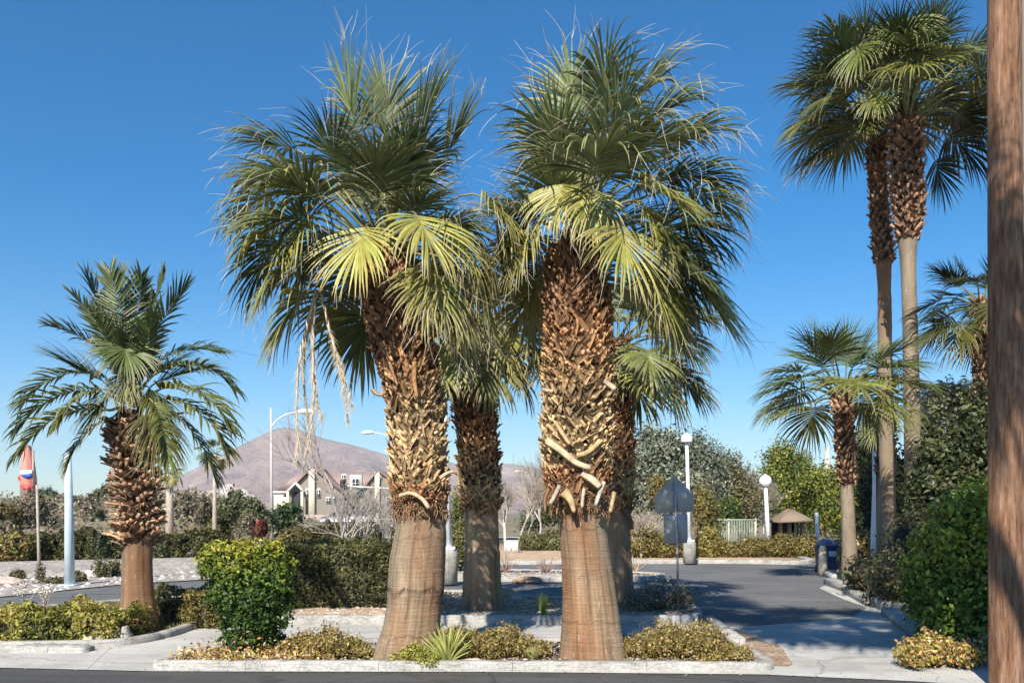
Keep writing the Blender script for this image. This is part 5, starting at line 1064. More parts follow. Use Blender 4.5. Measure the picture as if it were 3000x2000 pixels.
for x, D, hh, lab in [(2170, 47.5, 4.6, 'grey-brown twiggy tree behind the bar fence'), (2200, 47, 4.3, 'brown leafless tree between the grey-green and the bright green trees'), (2120, 42, 2.9, 'low leafless tree above the bar fence')]:
    bare_tree('bare_tree', lab, A((x-1500)/F*D, D, .1), hh, 6 if hh > 4 else 5, .5, .07, (.36, .31, .26), 'leafless trees behind the bar fence', .18, .05, 2, (3, 4), twcol=(.34, .29, .23))
bare_tree('bare_tree', 'fallen-looking low leafless shrub with long pale branches beside the second-row palm', A((1880-1500)/F*33, 33, .1), 2.6, 4, .9, .04, (.5, .42, .34), None, .15, .3, 3, (3, 4))
bare_tree('bare_tree', 'hazy reddish leafless tree far behind the slim wooden pole at right', A((2405-1500)/F*95, 95, .0), 6.6, 5, .4, .2, (.32, .2, .17), None, .25, .05, 1, (4, 5), twcol=(.36, .23, .19))

def tree(name, label, base, lumps, n, size, pal, trunk_r=.15, group=None, cat='tree', clus=.22, shell=.7, **kw):
    base = np.asarray(base, float); t = thing(name, label, cat, base, group)
    m = MB(); lumps_cloud(m, lumps, n, size, pal, clus=clus, shell=shell, **kw); m.build('crown', M_LEAF, t)
    m = MB(); top = np.mean([c for c, r in lumps], 0); tube(m, [base-A(0, 0, .05), base*.5+top*.5, top], [trunk_r, trunk_r*.8, trunk_r*.4], 8, (.20, .16, .12), False)
    for c, r in lumps:
        s_ = base*.45+top*.55
        tube(m, [s_, (s_+c)/2, c], [trunk_r*.6, trunk_r*.4, trunk_r*.15], 6, (.2, .16, .12), False)
        for _ in range(3): e = np.asarray(c)+rand_dir(1)[0]*np.asarray(r)*.75; tube(m, [c, e], [trunk_r*.2, .01], 4, (.2, .16, .12), False)
    m.build('trunk', M_BARK, t); return t
def LP(D, *l): return [(P(x, y, D+dd), A(w_/F*D, min(w_, 60)/F*D, h_/F*D)) for x, y, w_, h_, dd in l]
def gb(px, D): return A((px-1500)/F*D, D, gz((px-1500)/F*D, D))
tree('olive_tree', 'large grey-green tree rising behind the pentagon sign and dome lamp', gb(1960, 40), LP(40, (1900, 1380, 70, 90, 0), (1960, 1320, 75, 80, 0), (2040, 1350, 70, 90, .5), (1870, 1470, 60, 70, -1), (1960, 1450, 80, 80, -1), (2090, 1400, 55, 80, 1), (1900, 1290, 50, 50, 1), (2050, 1450, 60, 80, 0)), 26000, .16, GREYG, .22, clus=.16)
tree('tree', 'olive-brown tree right of the grey-green tree, above the bar fence', gb(2110, 45), LP(45, (2110, 1370, 60, 60, 0), (2150, 1430, 60, 80, 0), (2190, 1480, 45, 70, 0), (2080, 1480, 45, 60, 0)), 15000, .15, [(.12, .12, .05), (.18, .17, .08), (.24, .2, .1)], .15)
tree('tree', 'ochre-tinted leafy tree close behind the pentagon sign plate', gb(2060, 36), LP(36, (2060, 1470, 38, 70, 0), (1925, 1430, 35, 45, 0), (2075, 1530, 45, 40, 0)), 5500, .11, OCHRE+[(.12, .13, .05)], .1)
tree('tree', 'low bright green rounded tree behind the bar fence', gb(2130, 39), LP(39, (2130, 1500, 40, 45, 0), (2090, 1540, 30, 30, 0)), 3000, .12, GREEN, .1)
for x, D, l, n, lab in [(2290, 52, [(2290, 1350, 42, 45, 0), (2270, 1420, 45, 60, 0), (2310, 1470, 60, 60, 0)], 15000, 'dark-topped green tree at the left of the bright green group'), (2350, 56, [(2348, 1360, 22, 30, 0), (2345, 1440, 55, 70, 0), (2380, 1500, 50, 60, 0)], 13000, 'pointed green tree in the middle of the bright green group'), (2400, 50, [(2400, 1420, 50, 50, 0), (2430, 1480, 55, 70, 0)], 13000, 'yellow-green tree behind the slim wooden pole'), (2470, 54, [(2470, 1440, 55, 70, 0), (2520, 1420, 50, 90, 0), (2500, 1520, 60, 60, 0)], 15000, 'green tree behind the mid-height palm trunk')]:
    tree('evergreen_tree', lab, gb(x, D), [(c, r*1.25) for c, r in LP(D, *l)], n, .17, [(.06, .09, .018), (.12, .15, .025), (.20, .22, .035), (.28, .28, .045)], .2, 'bright green trees at the far right', clus=.2)
tree('evergreen_tree', 'tall yellowish conifer-like tree between the mid-height palm and slender trunk', gb(2535, 34), LP(34, (2530, 1330, 34, 80, 0), (2545, 1430, 38, 80, 0), (2560, 1250, 25, 50, 0)), 5000, .13, [(.16, .17, .04), (.26, .25, .07), (.10, .12, .03)], .12)
# dark mass behind the right hedge
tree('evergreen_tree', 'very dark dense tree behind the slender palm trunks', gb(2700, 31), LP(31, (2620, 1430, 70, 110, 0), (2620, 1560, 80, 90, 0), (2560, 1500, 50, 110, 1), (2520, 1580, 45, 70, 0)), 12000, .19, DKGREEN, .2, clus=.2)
tree('evergreen_tree', 'tree coloured dark as if shaded, with drooping foliage behind the tall right hedge', gb(2800, 21), LP(21, (2760, 1330, 80, 90, 0), (2865, 1245, 62, 110, 0), (2780, 1450, 90, 90, 0), (2900, 1420, 90, 120, 0), (2720, 1430, 60, 100, 0)), 18000, .13, DKGREEN, .2, clus=.2)  # shade from neighbouring trees is put into the dark leaf palette
tree('olive_tree', 'greyish sunlit tree top behind the dark tree, right of the slender palms', gb(2760, 29), LP(29, (2750, 1180, 55, 55, 0), (2810, 1170, 60, 60, 0), (2860, 1220, 60, 60, 0), (2710, 1230, 40, 50, 0)), 8000, .14, [(.12, .13, .07), (.2, .2, .11), (.30, .29, .2), (.20, .22, .05)], .18, clus=.2)
bush('shrub', 'hanging dry-leaved shrub with bright spikes above the tall right hedge', 'shrub', gb(2880, 14), LP(14, (2870, 1440, 60, 40, 0), (2800, 1460, 40, 30, 0)), 2200, .07, GREEN, corek=.5)
# ochre bushes along the far kerb
for k, (x, D, w_, h_, y, pal, lab) in enumerate([(1880, 33.5, 60, 95, 1585, OCHRE, 'ochre bush at the left of the far kerb beside the second-row palm'), (1955, 33.5, 45, 70, 1600, OCHRE, 'ochre bush directly behind the sign plate'), (2075, 33.8, 42, 80, 1590, [(.15, .14, .03), (.26, .22, .05), (.34, .27, .07)], 'green-gold bush right of the dome lamp base'), (2140, 34, 45, 50, 1612, OCHRE, 'low ochre bush before the bar fence'), (2210, 34, 55, 60, 1600, OCHRE, 'ochre bush at the right end of the bar fence'), (2290, 34, 55, 65, 1598, OCHRE, 'ochre bush under the globe lamp'), (2360, 34, 45, 62, 1600, OCHRE, 'rightmost ochre bush beside the bin'), (2400, 35.5, 30, 45, 1610, GREEN, 'dark green bush between the ochre bushes and the bin')]):
    bush('bush', lab, 'bush', gb(x, D)*A(1, 1, 0)+A(0, 0, .1), LP(D, (x, y+5, w_, h_*.62, 0), (x-w_*.5, y+18, w_*.6, h_*.45, 0), (x+w_*.45, y+15, w_*.6, h_*.5, 0)), 4200, .085, pal, group='ochre bushes along the far kerb', corek=.6, corecol=(.08, .06, .02), clus=.12, shell=.5)
for x, D, w_, h_, y, lab in [(1620, 40, 40, 40, 1590, 'olive bush left of the thickest trunk beyond the far kerb'), (1560, 40, 45, 36, 1592, 'olive bush in front of the bare pale-trunked trees'), (1345, 30, 30, 60, 1590, 'olive bush between the leaning palm and the shaded palm'), (1330, 26, 22, 32, 1650, 'twiggy brown shrub behind the round concrete lamp base')]:
    bush('bush', lab, 'bush', A((x-1500)/F*D, D, .1), LP(D, (x, y, w_, h_, 0)), 3000, .09, [(.08, .09, .03), (.15, .15, .05), (.22, .2, .08)], group='olive bushes in the middle distance', corek=.6, clus=.12, shell=.5)
tree('tree', 'dark green tree behind the bare trees left of the thickest trunk', gb(1610, 55), LP(55, (1620, 1480, 45, 50, 0), (1570, 1520, 50, 40, 0), (1660, 1500, 40, 50, 0)), 5000, .17, [(.05, .08, .02), (.09, .12, .03), (.14, .17, .05)], .15)
tree('tree', 'olive green tree seen between leaning palm and shaded palm', gb(1345, 48), LP(48, (1345, 1480, 30, 45, 0), (1340, 1540, 36, 40, 0)), 3000, .15, [(.10, .11, .03), (.17, .17, .05), (.22, .2, .07)], .12)
# purple-stemmed scrubby plants on the narrow median
for x, lab in [(1480, 'left reddish twiggy plant on the narrow median'), (1600, 'right reddish twiggy plant on the narrow median'), (1860, 'dry tan tuft near the rounded end of the narrow median')]:
    D = 25.5; b = A((x-1500)/F*D, D, .09); m = MB()
    for k in range(26):
        d = nrm(A(rng.normal(0, .8), rng.normal(0, .5), .8)); l = rng.uniform(.2, .55); tube(m, [b, b+d*l*.6, b+d*l+A(0, 0, .03)], [.012, .009, .004], 4, (.36, .24, .2) if x < 1700 else (.5, .38, .25), False)
    solo(m, 'twiggy_plant', M_DRY, lab, 'plant', b, 'dry plants on the narrow median')
# utility cabinets
for x0, x1, y0, y1, D, lab in [(1477, 1518, 1603, 1632, 38, 'low white utility cabinet left of the thickest trunk'), (1535, 1570, 1577, 1596, 48, 'farther cream utility cabinet behind the bare trees')]:
    w_ = (x1-x0)/F*D; c = P((x0+x1)/2, y1, D); c[2] = .1; hh = (y1-y0)/F*D+.1; t = thing('utility_cabinet', lab, 'utility box', c)
    m = MB(); box(m, c+A(0, 0, hh*.45), (w_, .6, hh*.9), 0, (.74, .73, .70), .02); m.build('body', M_PAINT, t)
    m = MB(); box(m, c+A(0, 0, hh*.93), (w_+.06, .66, hh*.06), 0, (.7, .7, .66), .01); m.build('lid', M_PAINT, t)
    m = MB(); box(m, c+A(0, -.31, hh*.45), (.02, .02, hh*.8), 0, (.2, .2, .2)); m.build('door_seam', M_PAINT, t)
simple_pole('post', 'thin pale stake left of the low white utility cabinet', 'post', 1483, 1655, 1478, 1530, 31.5, .03, .025, (.6, .57, .5), M_BARK, z=.1)
simple_pole('post', 'thin pale stake behind the farther cream cabinet', 'post', 1583, 1590, 1583, 1545, 50, .04, .035, (.62, .6, .55), M_BARK, z=.1)
# bar fence
D = 38; x0, x1 = (2055-1500)/F*D, (2215-1500)/F*D; t = thing('bar_fence', 'pale green vertical-bar fence behind the ochre bushes', 'fence', A((x0+x1)/2, D, .1))
for z in (Zp(1522, D), .35): m = MB(); box(m, A((x0+x1)/2, D, z), (x1-x0, .05, .05), 0, (.42, .48, .38)); m.build('rail', M_PAINT, t)
m = MB()
for k in range(34): box(m, A(x0+(x1-x0)*k/33, D+.0, Zp(1522, D)/2+.08), (.018, .018, Zp(1522, D)-.1), 0, (.42, .48, .38))
m.build('bars', M_PAINT, t)
for k in range(3): m = MB(); box(m, A(x0+(x1-x0)*k/2, D+.06, Zp(1518, D)/2), (.07, .07, Zp(1518, D)), 0, (.42, .48, .38)); m.build('post', M_PAINT, t)
# bin and stone bollard
D = 26; b = P(2425, 1672, D); b[2] = .05; t = thing('wheelie_bin', 'dark blue bin with pale lid beside the stone bollard on the right kerb', 'bin', b)
m = MB(); sc_ = F/D; wv = 56/sc_; hv = 92/sc_
m.add([b+A(x*wv*.42, y*.26, 0) for x, y in ((-1, -1), (1, -1), (1, 1), (-1, 1))]+[b+A(x*wv*.5, y*.32, hv*.85) for x, y in ((-1, -1), (1, -1), (1, 1), (-1, 1))], [[0, 1, 5, 4], [1, 2, 6, 5], [2, 3, 7, 6], [3, 0, 4, 7], [4, 5, 6, 7]], (.014, .022, .07)); m.build('body', M_PAINT, t)
m = MB(); tube(m, [b+A(0, 0, hv*.85), b+A(0, 0, hv*.93), b+A(0, -.02, hv*1.02)], [wv*.6, wv*.58, wv*.3], 10, (.10, .12, .2)); m.build('lid', M_PAINT, t)
m = MB(); box(m, b+A(.03, -.33, hv*.6), (.25, .02, .16), 0, (.35, .5, .7)); m.build('label_patch', M_PAINT, t)
for s in (-1, 1): m = MB(); tube(m, [b+A(s*wv*.4-.03, .3, .1), b+A(s*wv*.4+.03, .3, .1)], .1, 12, (.02, .02, .02)); m.build('wheel', M_PAINT, t)
b = P(2410, 1676, 25.2); b[2] = .02; m = MB(); tube(m, [b, b+A(0, 0, .4), b+A(0, 0, .78), b+A(0, 0, .84)], [.15, .12, .10, .05], 10, (.36, .33, .28), True, .05); solo(m, 'stone_bollard', M_ROCK, 'rough stone bollard in front of the dark blue bin', 'bollard', b)
# thatched shade / pergola stub seen under the green trees
D = 46; b = P(2320, 1580, D); b[2] = .1; t = thing('shade_hut', 'small thatched shade hut with dark openings behind the ochre bushes', 'hut', b)
w_ = 80/F*D; z0 = Zp(1520, D)
m = MB()
for x in (-.85, -.1, .12, .8): box(m, b+A(x*w_*.5, 0, z0/2), (.3 if abs(x) < .2 else .16, .25, z0), 0, (.34, .27, .2))
m.build('pillars', M_BARK, t)
m = MB(); c = P(2312, 1518, D); v = [c+A(-w_*.6, -1.2, -.12), c+A(w_*.6, -1.2, -.05), c+A(w_*.6, 1.2, -.05), c+A(-w_*.6, 1.2, -.12), c+A(-w_*.1, -.2, .52), c+A(w_*.15, .2, .5), c+A(-w_*.6, -1.2, -.22), c+A(w_*.6, -1.2, -.15), c+A(w_*.6, 1.2, -.15), c+A(-w_*.6, 1.2, -.22)]
m.add(v, [[0, 1, 5, 4], [2, 3, 4, 5], [6, 7, 1, 0], [7, 8, 2, 1], [8, 9, 3, 2], [9, 6, 0, 3], [9, 8, 7, 6]], (.28, .22, .16)); m.add(v[:6], [[1, 2, 5], [3, 0, 4]], (.28, .22, .16)); m.build('roof', M_FIBRE, t)
m = MB(); box(m, b+A(0, 1.2, z0/2), (w_, .1, z0), 0, (.03, .025, .02)); m.build('shade_backing', M_WALL, t)  # near-black sheet stands in for the shade in the openings

# ------------------------------------------------------------------ hedges and hillside at left
DKO = [(.03, .035, .012), (.055, .06, .02), (.09, .09, .03), (.13, .12, .04)]
for x0, x1, D, ytop, lab, pal in [(-40, 110, 29.5, 1568, 'ochre-tinted hedge section at the far left behind the verge', OCHRE+DKO), (95, 365, 30, 1562, 'long dark hedge behind the gravel verge left of the left palm', DKO), (430, 640, 30, 1568, 'dark hedge section behind the verge right of the left palm', DKO), (835, 1100, 34, 1548, 'low olive hedge in front of the gabled house', [(.07, .06, .02), (.12, .11, .04), (.15, .14, .05)])]:
    X0, X1 = (x0-1500)/F*D, (x1-1500)/F*D; hedge('hedge', lab, A((X0+X1)/2, D, .0), X0, X1, D, D+1.6, 0, Zp(ytop, D+1), 9000, .13, pal, group='hedges behind the far road', wob=.12)
for x, D, w_, h_, y, pal, lab in [(295, 29, 26, 50, 1620, DKGREEN, 'darkest round bush at the hedge foot left of the left palm'), (470, 29, 22, 40, 1630, DKGREEN, 'dark round bush just right of the left palm trunk'), (30, 29, 60, 45, 1610, OCHRE, 'brownish green bush at the far left hedge'), (870, 31, 50, 36, 1580, [(.1, .09, .03), (.16, .13, .05)], 'olive brown bush right of the tall green bush top')]:
    bush('bush', lab, 'bush', gb(x, D), LP(D, (x, y, w_, h_, 0)), 2600, .12, pal, group='bushes along the far hedge', corek=.7, clus=.1, shell=.5)
# hillside bushes
spec = []
rr = random.Random(77)
hl = [('grey-brown leafless thicket', BROWN), ('olive scrub bush', [(.09, .09, .04), (.15, .15, .06), (.22, .2, .09)]), ('dusty tan shrub', [(.2, .17, .11), (.3, .25, .17)])]
m = MB(); mt = MB()
n = 26000
u = rng.uniform(.22, .66, n); y = rng.uniform(44, 100, n); x = -u*y; hz = hgt(x, y)
dens = vnoise(x/2.6+50, y/2.6, 9)+.5*vnoise(x/1.1+50, y/1.1, 10); k = dens > .62; x, y, hz, dens = x[k], y[k], hz[k], dens[k]
p = np.stack([x, y, hz+rng.random(len(x))*1.6*(dens-.45)], -1); cl_ = np.clip(vnoise(x/4+9, y/4, 12)*.9+.05, 0, 1)
leaf_cloud(m, p, np.broadcast_to(A(0, -.4, .8), p.shape), .30, [(.11, .11, .045), (.19, .155, .10), (.26, .21, .14), (.16, .15, .07), (.32, .27, .2)], clump=cl_, flat=1.0, colvar=.25)
o = m.build('hillside_scrub', M_LEAF); tag(o, 'brown and olive scrub covering the low hillside at left', 'scrub', kind='stuff')
for x, D, w_, h_, y, pal, lab, sz in [(100, 52, 55, 60, 1490, BROWN, 'brown thicket below the coral roadside sign', .2), (20, 50, 45, 50, 1520, OCHRE+DKO, 'dark olive bush at the far left of the hillside', .2), (290, 55, 20, 34, 1520, DKGREEN, 'dark pointed shrub on the hillside left of the left palm', .16), (250, 60, 60, 45, 1485, BROWN, 'wide brown thicket on the hillside behind the pale blue pole', .2), (180, 62, 50, 40, 1480, BROWN, 'brown thicket on the hillside skyline left of the pale blue pole', .2),
    (130, 110, 60, 22, 1448, [(.07, .10, .06), (.11, .13, .08)], 'far blue-green trees on the skyline beside the coral sign', .3), (320, 75, 45, 26, 1440, [(.10, .12, .05), (.16, .16, .08)], 'green shrub on the hill crest left of the left palm', .2), (545, 55, 45, 50, 1490, BROWN, 'grey-brown thicket right of the pale hanging fronds', .2), (600, 50, 30, 50, 1500, BROWN+[(.12, .13, .06)], 'brown tree beside the slender young palm', .18),
    (690, 46, 60, 55, 1480, [(.06, .075, .03), (.10, .12, .045), (.15, .16, .07)], 'green rounded tree left of the tall street light', .17), (745, 42, 50, 60, 1510, [(.05, .065, .025), (.09, .105, .04), (.14, .15, .06)], 'green tree behind the tall street light', .15), (840, 40, 55, 55, 1510, [(.04, .07, .03), (.07, .11, .04), (.11, .16, .06)], 'deep green bushy tree in front of the house porch', .15),
    (740, 36, 34, 36, 1530, BROWN, 'grey twiggy shrub left of the tall street light', .12), (765, 34, 20, 26, 1545, [(.28, .07, .05), (.2, .06, .04), (.14, .09, .05)], 'dark red shrub at the foot of the tall street light', .1), (640, 40, 45, 45, 1540, DKO, 'dark bush above the tall green bush, far behind', .15), (400, 60, 60, 50, 1480, BROWN, 'brown thicket on the hillside right of the left palm collar', .2), (1180, 40, 40, 40, 1560, BROWN, 'brown bush behind the leaning trunk', .15)]:
    tree('scrub_tree', lab, gb(x, D), LP(D, (x-w_*.35, y+8, w_*.65, h_*.8, 0), (x+w_*.35, y+6, w_*.6, h_*.75, .5), (x, y-h_*.1, w_*.6, h_*.8, .3)), 3600, sz, pal, .08, 'scrubby trees and thickets on the left hillside', clus=.16)
# retaining line on the hillside
D = 46; m = MB(); xs = np.linspace(-.60, -.33, 24)*D
for k in range(23): box(m, A((xs[k]+xs[k+1])/2, D, gz((xs[k]+xs[k+1])/2, D)+.05), (xs[1]-xs[0]-.02, .3, .35), 0, (.55, .5, .42), .03)
solo(m, 'low_wall', M_ROCK, 'long low pale stone wall across the hillside above the dark hedge', 'wall', A(xs.mean(), D, 0))
# pale rocky outcrop
m = MB(); Dd = 100; base_ = gb(660, Dd)
th = np.linspace(0, pi*.5, 16); ph = np.linspace(0, 2*pi, 49)[:-1]; dv = np.array([[cos(a)*cos(q), cos(a)*sin(q), sin(a)] for a in th for q in ph])
k = 1+.12*np.sin(dv@A(5, 2, 7))+.06*np.sin(dv@A(13, 9, -8)+1)+.02*rng.standard_normal(len(dv)); V = dv*k[:, None]*A(95/F*Dd, 60/F*Dd, 62/F*Dd)+A(P(655, 0, Dd)[0], Dd, base_[2]-.3)
m.add(V, [[i*48+j, (i+1)*48+j, (i+1)*48+(j+1) % 48, i*48+(j+1) % 48] for i in range(15) for j in range(48)], (.5, .44, .40)); solo(m, 'rock_outcrop', M_ROCK, 'pale pinkish rocky outcrop on the hillside left of the street light', 'rock outcrop', base_)
# distant slim palms and bare trunk at left
def slim_palm(label, px, D, ybase, ytop, r, R_, col, n=14, lean=0):
    b = gb(px+lean, D); t = thing('slim_palm', label, 'palm tree', b, 'distant slim palms at left'); m = MB(); tube(m, [b, P(px+lean*.5, (ybase+ytop)/2, D), P(px, ytop, D)], [r*1.2, r, r*.9], 10, (.45, .39, .33)); m.build('trunk', M_BARK, t, True)
    crown(t, P(px, ytop-8, D), n, R_, R_*.7, 70, -60, seed=int(px), threads=0, nseg=22, nst=5, droop=1.2, green=col, yel=.4, messy=.8, sr=.05)
slim_palm('distant palm with wide pale trunk seen under the hanging fronds of the left palm', 497, 40, 1560, 1385, .17, .55, (.18, .19, .07), 12)
slim_palm('distant slim palm with grey trunk and drooping green tuft right of the left palm', 629, 36, 1600, 1330, .085, .6, (.10, .12, .04), 14)

# ------------------------------------------------------------------ gabled house
Dh = 110; hb = gz((900-1500)/F*Dh, Dh); hz0 = hb-.2
t = thing('house', 'two-storey house with twin steep gables, corner strips painted sunlit cream and pinkish roof', 'house', P(960, 1530, Dh)*A(1, 1, 0)+A(0, 0, hb))
def hx(px): return (px-1500)/F*Dh
def hzz(py): return Zp(py, Dh)
GW = (.27, .24, .20); CR = (.72, .66, .50); RF = (.22, .16, .14); PK = (.36, .27, .235)  # gable walls get a shaded grey painted in, beside the sunlit cream
m = MB(); box(m, A((hx(835)+hx(1290))/2, Dh+6.5, (hz0+hzz(1440))/2), (hx(1290)-hx(835), 9, hzz(1440)-hz0), 0, GW); m.build('wall', M_WALL, t)
def gable(xl, xp, xr, ye, yp, yb, dy, dep):
    m = MB(); v = [A(hx(xl), 0, hz0), A(hx(xr), 0, hz0), A(hx(xr), 0, hzz(ye)), A(hx(xp), 0, hzz(yp)+0), A(hx(xl), 0, hzz(ye))]
    V = [q+A(0, Dh+dy, 0) for q in v]+[q+A(0, Dh+dy+dep, 0) for q in v]
    m.add(V, [[0, 1, 2, 3], [5, 9, 8, 7]], GW); m.add(V, [[0, 3, 4], ], GW); m.add(V, [[0, 4, 9, 5], [1, 6, 7, 2]], GW); m.build('gable_wall', M_WALL, t)
    for (xa, ya, s) in ((xl, ye, -1), (xr, ye, 1)):
        m = MB(); ov = 8; dx_ = (hx(xa)-hx(xp)); dz_ = hzz(ya)-hzz(yp); k = 1.12
        a0 = A(hx(xp), Dh+dy-.5, hzz(yp)+.12); a1 = a0+A(dx_*k, 0, dz_*k); th = A(0, 0, .22); dp = A(0, dep+2, 0)
        m.add([a0, a1, a1+dp, a0+dp, a0+th, a1+th, a1+dp+th, a0+dp+th], [[0, 1, 2, 3], [4, 5, 6, 7], [0, 1, 5, 4], [1, 2, 6, 5], [2, 3, 7, 6], [3, 0, 4, 7]], RF); m.build('roof', M_ROOF, t)
gable(842, 918, 1008, 1448, 1372, 1530, 0, 5)
gable(1050, 1107, 1185, 1445, 1382, 1530, 1, 5)
for xa, xb, y0, dy in ((907, 924, 1368, -.25), (1096, 1110, 1382, .75)):
    m = MB(); box(m, A((hx(xa)+hx(xb))/2, Dh+dy, (hz0+hzz(y0))/2), (hx(xb)-hx(xa), .5, hzz(y0)-hz0), 0, CR, .02); m.build('lit_corner_strip', M_WALL, t)  # pale cream paints the sunlit side of the wall corner
# long hipped roof left and between
m = MB(); zt, ze = hzz(1375), hzz(1442)
v = [A(hx(795), Dh+1, ze), A(hx(1290), Dh+1.2, ze), A(hx(1290), Dh+12, ze), A(hx(795), Dh+12, ze), A(hx(845), Dh+6, zt), A(hx(1290), Dh+6, zt)]
m.add(v, [[0, 1, 5, 4], [2, 3, 4, 5], [0, 3, 2, 1]], PK); m.add(v, [[3, 0, 4], [1, 2, 5]], PK); m.build('roof', M_ROOF, t)
m = MB(); box(m, A((hx(797)+hx(842))/2, Dh+1.6, (hz0+ze)/2), (hx(842)-hx(797), 1.5, ze-hz0), 0, CR); m.build('wall', M_WALL, t)
m = MB(); box(m, A((hx(790)+hx(842))/2, Dh+.8, ze+.05), (hx(842)-hx(788), .3, .25), 0, (.8, .78, .72)); m.build('fascia', M_WALL, t)
# porch gable
m = MB(); 
for s, xa in ((-1, 848), (1, 893)):
    a0 = A(hx(872), Dh-1.2, hzz(1418)); a1 = A(hx(xa), Dh-1.2, hzz(1442)); dp = A(0, 1.6, 0); thk = A(0, 0, .25)
    m.add([a0, a1, a1+dp, a0+dp, a0+thk, a1+thk, a1+dp+thk, a0+dp+thk], [[0, 1, 2, 3], [4, 5, 6, 7], [0, 1, 5, 4], [1, 2, 6, 5], [2, 3, 7, 6], [3, 0, 4, 7]], (.75, .72, .64))
m.build('porch_roof', M_ROOF, t)
for xa in (850, 891): m = MB(); box(m, A(hx(xa), Dh-1.1, (hz0+hzz(1440))/2), (.28, .28, hzz(1440)-hz0), 0, CR); m.build('porch_column', M_WALL, t)
m = MB(); box(m, A(hx(872), Dh-.15, (hz0+hzz(1440))/2), (1.0, .1, hzz(1440)-hz0), 0, (.05, .05, .05)); m.build('door', M_WALL, t)
def window(px, py, w_, h_, dy, arch=True):
    x, z = hx(px), hzz(py); wv, hv = w_/F*Dh, h_/F*Dh; m = MB(); prof = [(-wv/2, -hv/2), (wv/2, -hv/2), (wv/2, hv*.25)]+([(wv/2*cos(a), hv*.25+hv*.25*sin(a)) for a in np.linspace(.3, pi-.3, 6)] if arch else [(wv/2, hv/2), (-wv/2, hv/2)])+[(-wv/2, hv*.25)]
    n = len(prof); k = 1.3
    V = [A(x+a*k, Dh+dy-.12, z+b_*k) for a, b_ in prof]+[A(x+a*k, Dh+dy, z+b_*k) for a, b_ in prof]
    m.add(V, [[i, (i+1) % n, n+(i+1) % n, n+i] for i in range(n)], (.75, .72, .66)); m.f.append((np.arange(n)[::-1])[None]); fr = m.build('window', M_WALL, t); fr['_o'] = list(t['_o'])
    m = MB(); V = [A(x+a, Dh+dy-.16, z+b_) for a, b_ in prof]+[A(x+a, Dh+dy-.1, z+b_) for a, b_ in prof]; m.add(V, [[i, (i+1) % n, n+(i+1) % n, n+i] for i in range(n)], (.1, .1, .1)); m.f.append((np.arange(n)[::-1])[None]); m.build('pane', M_GLASS, fr)
    m = MB(); box(m, A(x, Dh+dy-.18, z), (.06, .04, hv*.95), 0, (.8, .78, .72)); box(m, A(x, Dh+dy-.182, z), (wv*.95, .04, .06), 0, (.8, .78, .72)); m.build('glazing_bar', M_WALL, fr)
for a in [(929, 1393, 7, 16, 0, False), (900, 1444, 9, 22, 0), (934, 1444, 9, 22, 0), (1003, 1400, 12, 22, 1.1), (963, 1465, 12, 14, 0, False), (978, 1465, 8, 14, 0, False), (1113, 1396, 5, 14, 1, False), (1095, 1466, 9, 18, 1, False), (1135, 1466, 9, 18, 1, False)]: window(*a)
m = MB(); box(m, A(hx(1040), Dh+.9, hzz(1420)), (1.5, .8, 2.6), 0, (.50, .50, .46)); m.build('dormer', M_WALL, t)
window(1040, 1415, 18, 26, .5, False)
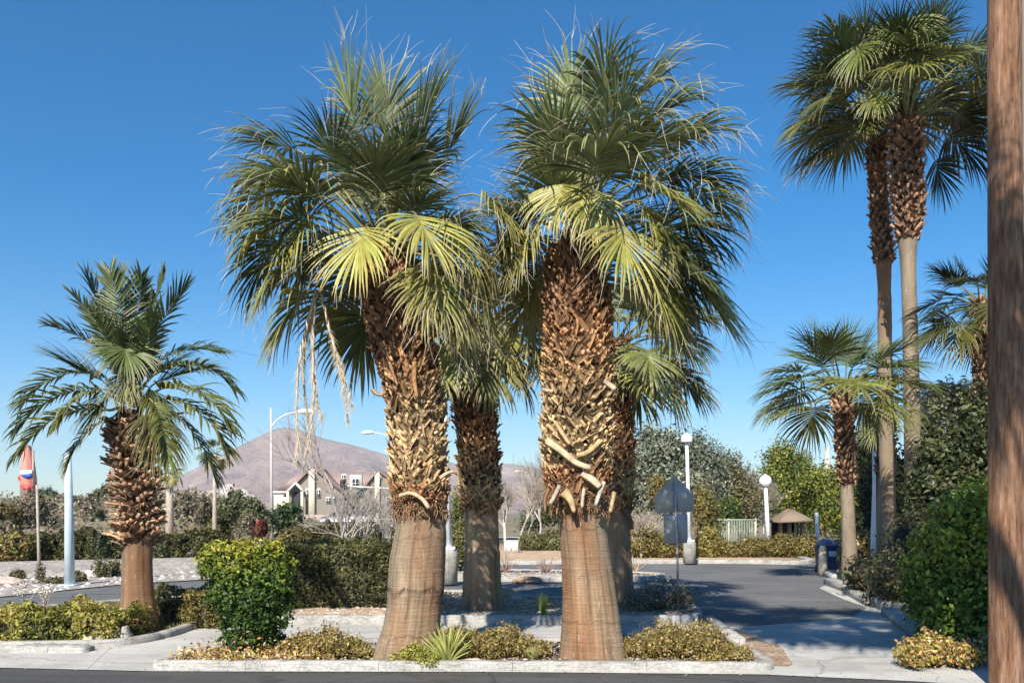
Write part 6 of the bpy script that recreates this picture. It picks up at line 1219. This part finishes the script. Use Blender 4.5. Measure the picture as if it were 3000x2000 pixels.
# white parked cars / low wall line before the house
m = MB(); box(m, A(hx(1005), Dh-8, gz(hx(1005), Dh-8)+.5), (12, .25, 1.0), 0, (.36, .30, .25)); solo(m, 'low_wall', M_WALL, 'low brown wall in front of the gabled house', 'wall', A(hx(1005), Dh-8, gz(hx(1005), Dh-8)))
def car(px, D, label, col=(.8, .8, .8)):
    b = gb(px, D); t = thing('parked_car', label, 'car', b, 'white cars parked before the house'); m = MB()
    prof = [(-2.2, .35), (-2.25, .75), (-1.9, .9), (-1.35, .95), (-.75, 1.42), (.75, 1.45), (1.35, 1.0), (2.1, .88), (2.25, .6), (2.2, .35)]; n = len(prof)
    V = [b+A(x, s*.85*(.86 if z > 1.2 else 1), z) for s in (-1, 1) for x, z in prof]; m.add(V, [[i, (i+1) % n, n+(i+1) % n, n+i] for i in range(n)], col); m.f.append(np.arange(n)[None]); m.f.append((np.arange(n)[::-1]+n)[None]); m.build('body', M_PAINT, t)
    m = MB(); V = [b+A(x, -.87*(.88 if z > 1.2 else 1), z) for x, z in ((-1.2, .97), (-.72, 1.36), (.7, 1.38), (1.2, 1.0))]; V2 = [q+A(0, .03, 0) for q in V]; m.add(V+V2, [[0, 1, 2, 3], [0, 4, 5, 1], [1, 5, 6, 2], [2, 6, 7, 3], [3, 7, 4, 0]], (0, 0, 0)); m.build('side_window', M_GLASS, t)
    for x in (-1.4, 1.4):
        m = MB(); tube(m, [b+A(x, -.9, .33), b+A(x, -.66, .33)], .33, 14, (.02, .02, .02)); m.build('wheel', M_PAINT, t)
car(1003, 96, 'left white car parked low in front of the house'); car(1047, 97, 'right white car parked in front of the second gable')
# palm behind the photographer: it casts the frond shadows that lie on the drive
xb, yb = 4.6, -3.2
t = thing('tall_fan_palm', 'leaning tall palm standing behind the viewpoint, seen only by its shadow on the drive', 'palm tree', A(xb, yb, 0))
m = MB(); cl = np.array([(xb, yb, 0, .26), (xb-.5, yb+.3, 3, .17), (xb-1.9, yb+1.8, 8, .14), (1.1, 1.1, 11.8, .13)]); trunk_mesh(m, cl, tc_tall, 16, .2, .02); m.build('trunk', M_TRUNK, t, True)
crown(t, A(1.1, 1.1, 11.8), 40, 1.25, 1.0, 70, -40, seed=90, threads=0, nseg=26, nst=5, droop=.8, yel=.2)
# ------------------------------------------------------------------ haze: one closed box of even thin air round everything
m = MB(); box(m, A(0, 2200, 172), (16000, 4700, 350)); hzm = bpy.data.materials.new('haze'); hzm.use_nodes = True; n_ = hzm.node_tree; n_.nodes.clear()
ho = n_.nodes.new('ShaderNodeOutputMaterial'); pv = n_.nodes.new('ShaderNodeVolumePrincipled'); pv.inputs['Color'].default_value = (.70, .87, 1.0, 1); pv.inputs['Density'].default_value = 1.7e-4; pv.inputs['Anisotropy'].default_value = 0.0
n_.links.new(pv.outputs[0], ho.inputs['Volume']); o = m.build('haze', hzm); o['kind'] = 'stuff'; o['label'] = 'thin pale haze in the air over the whole scene'
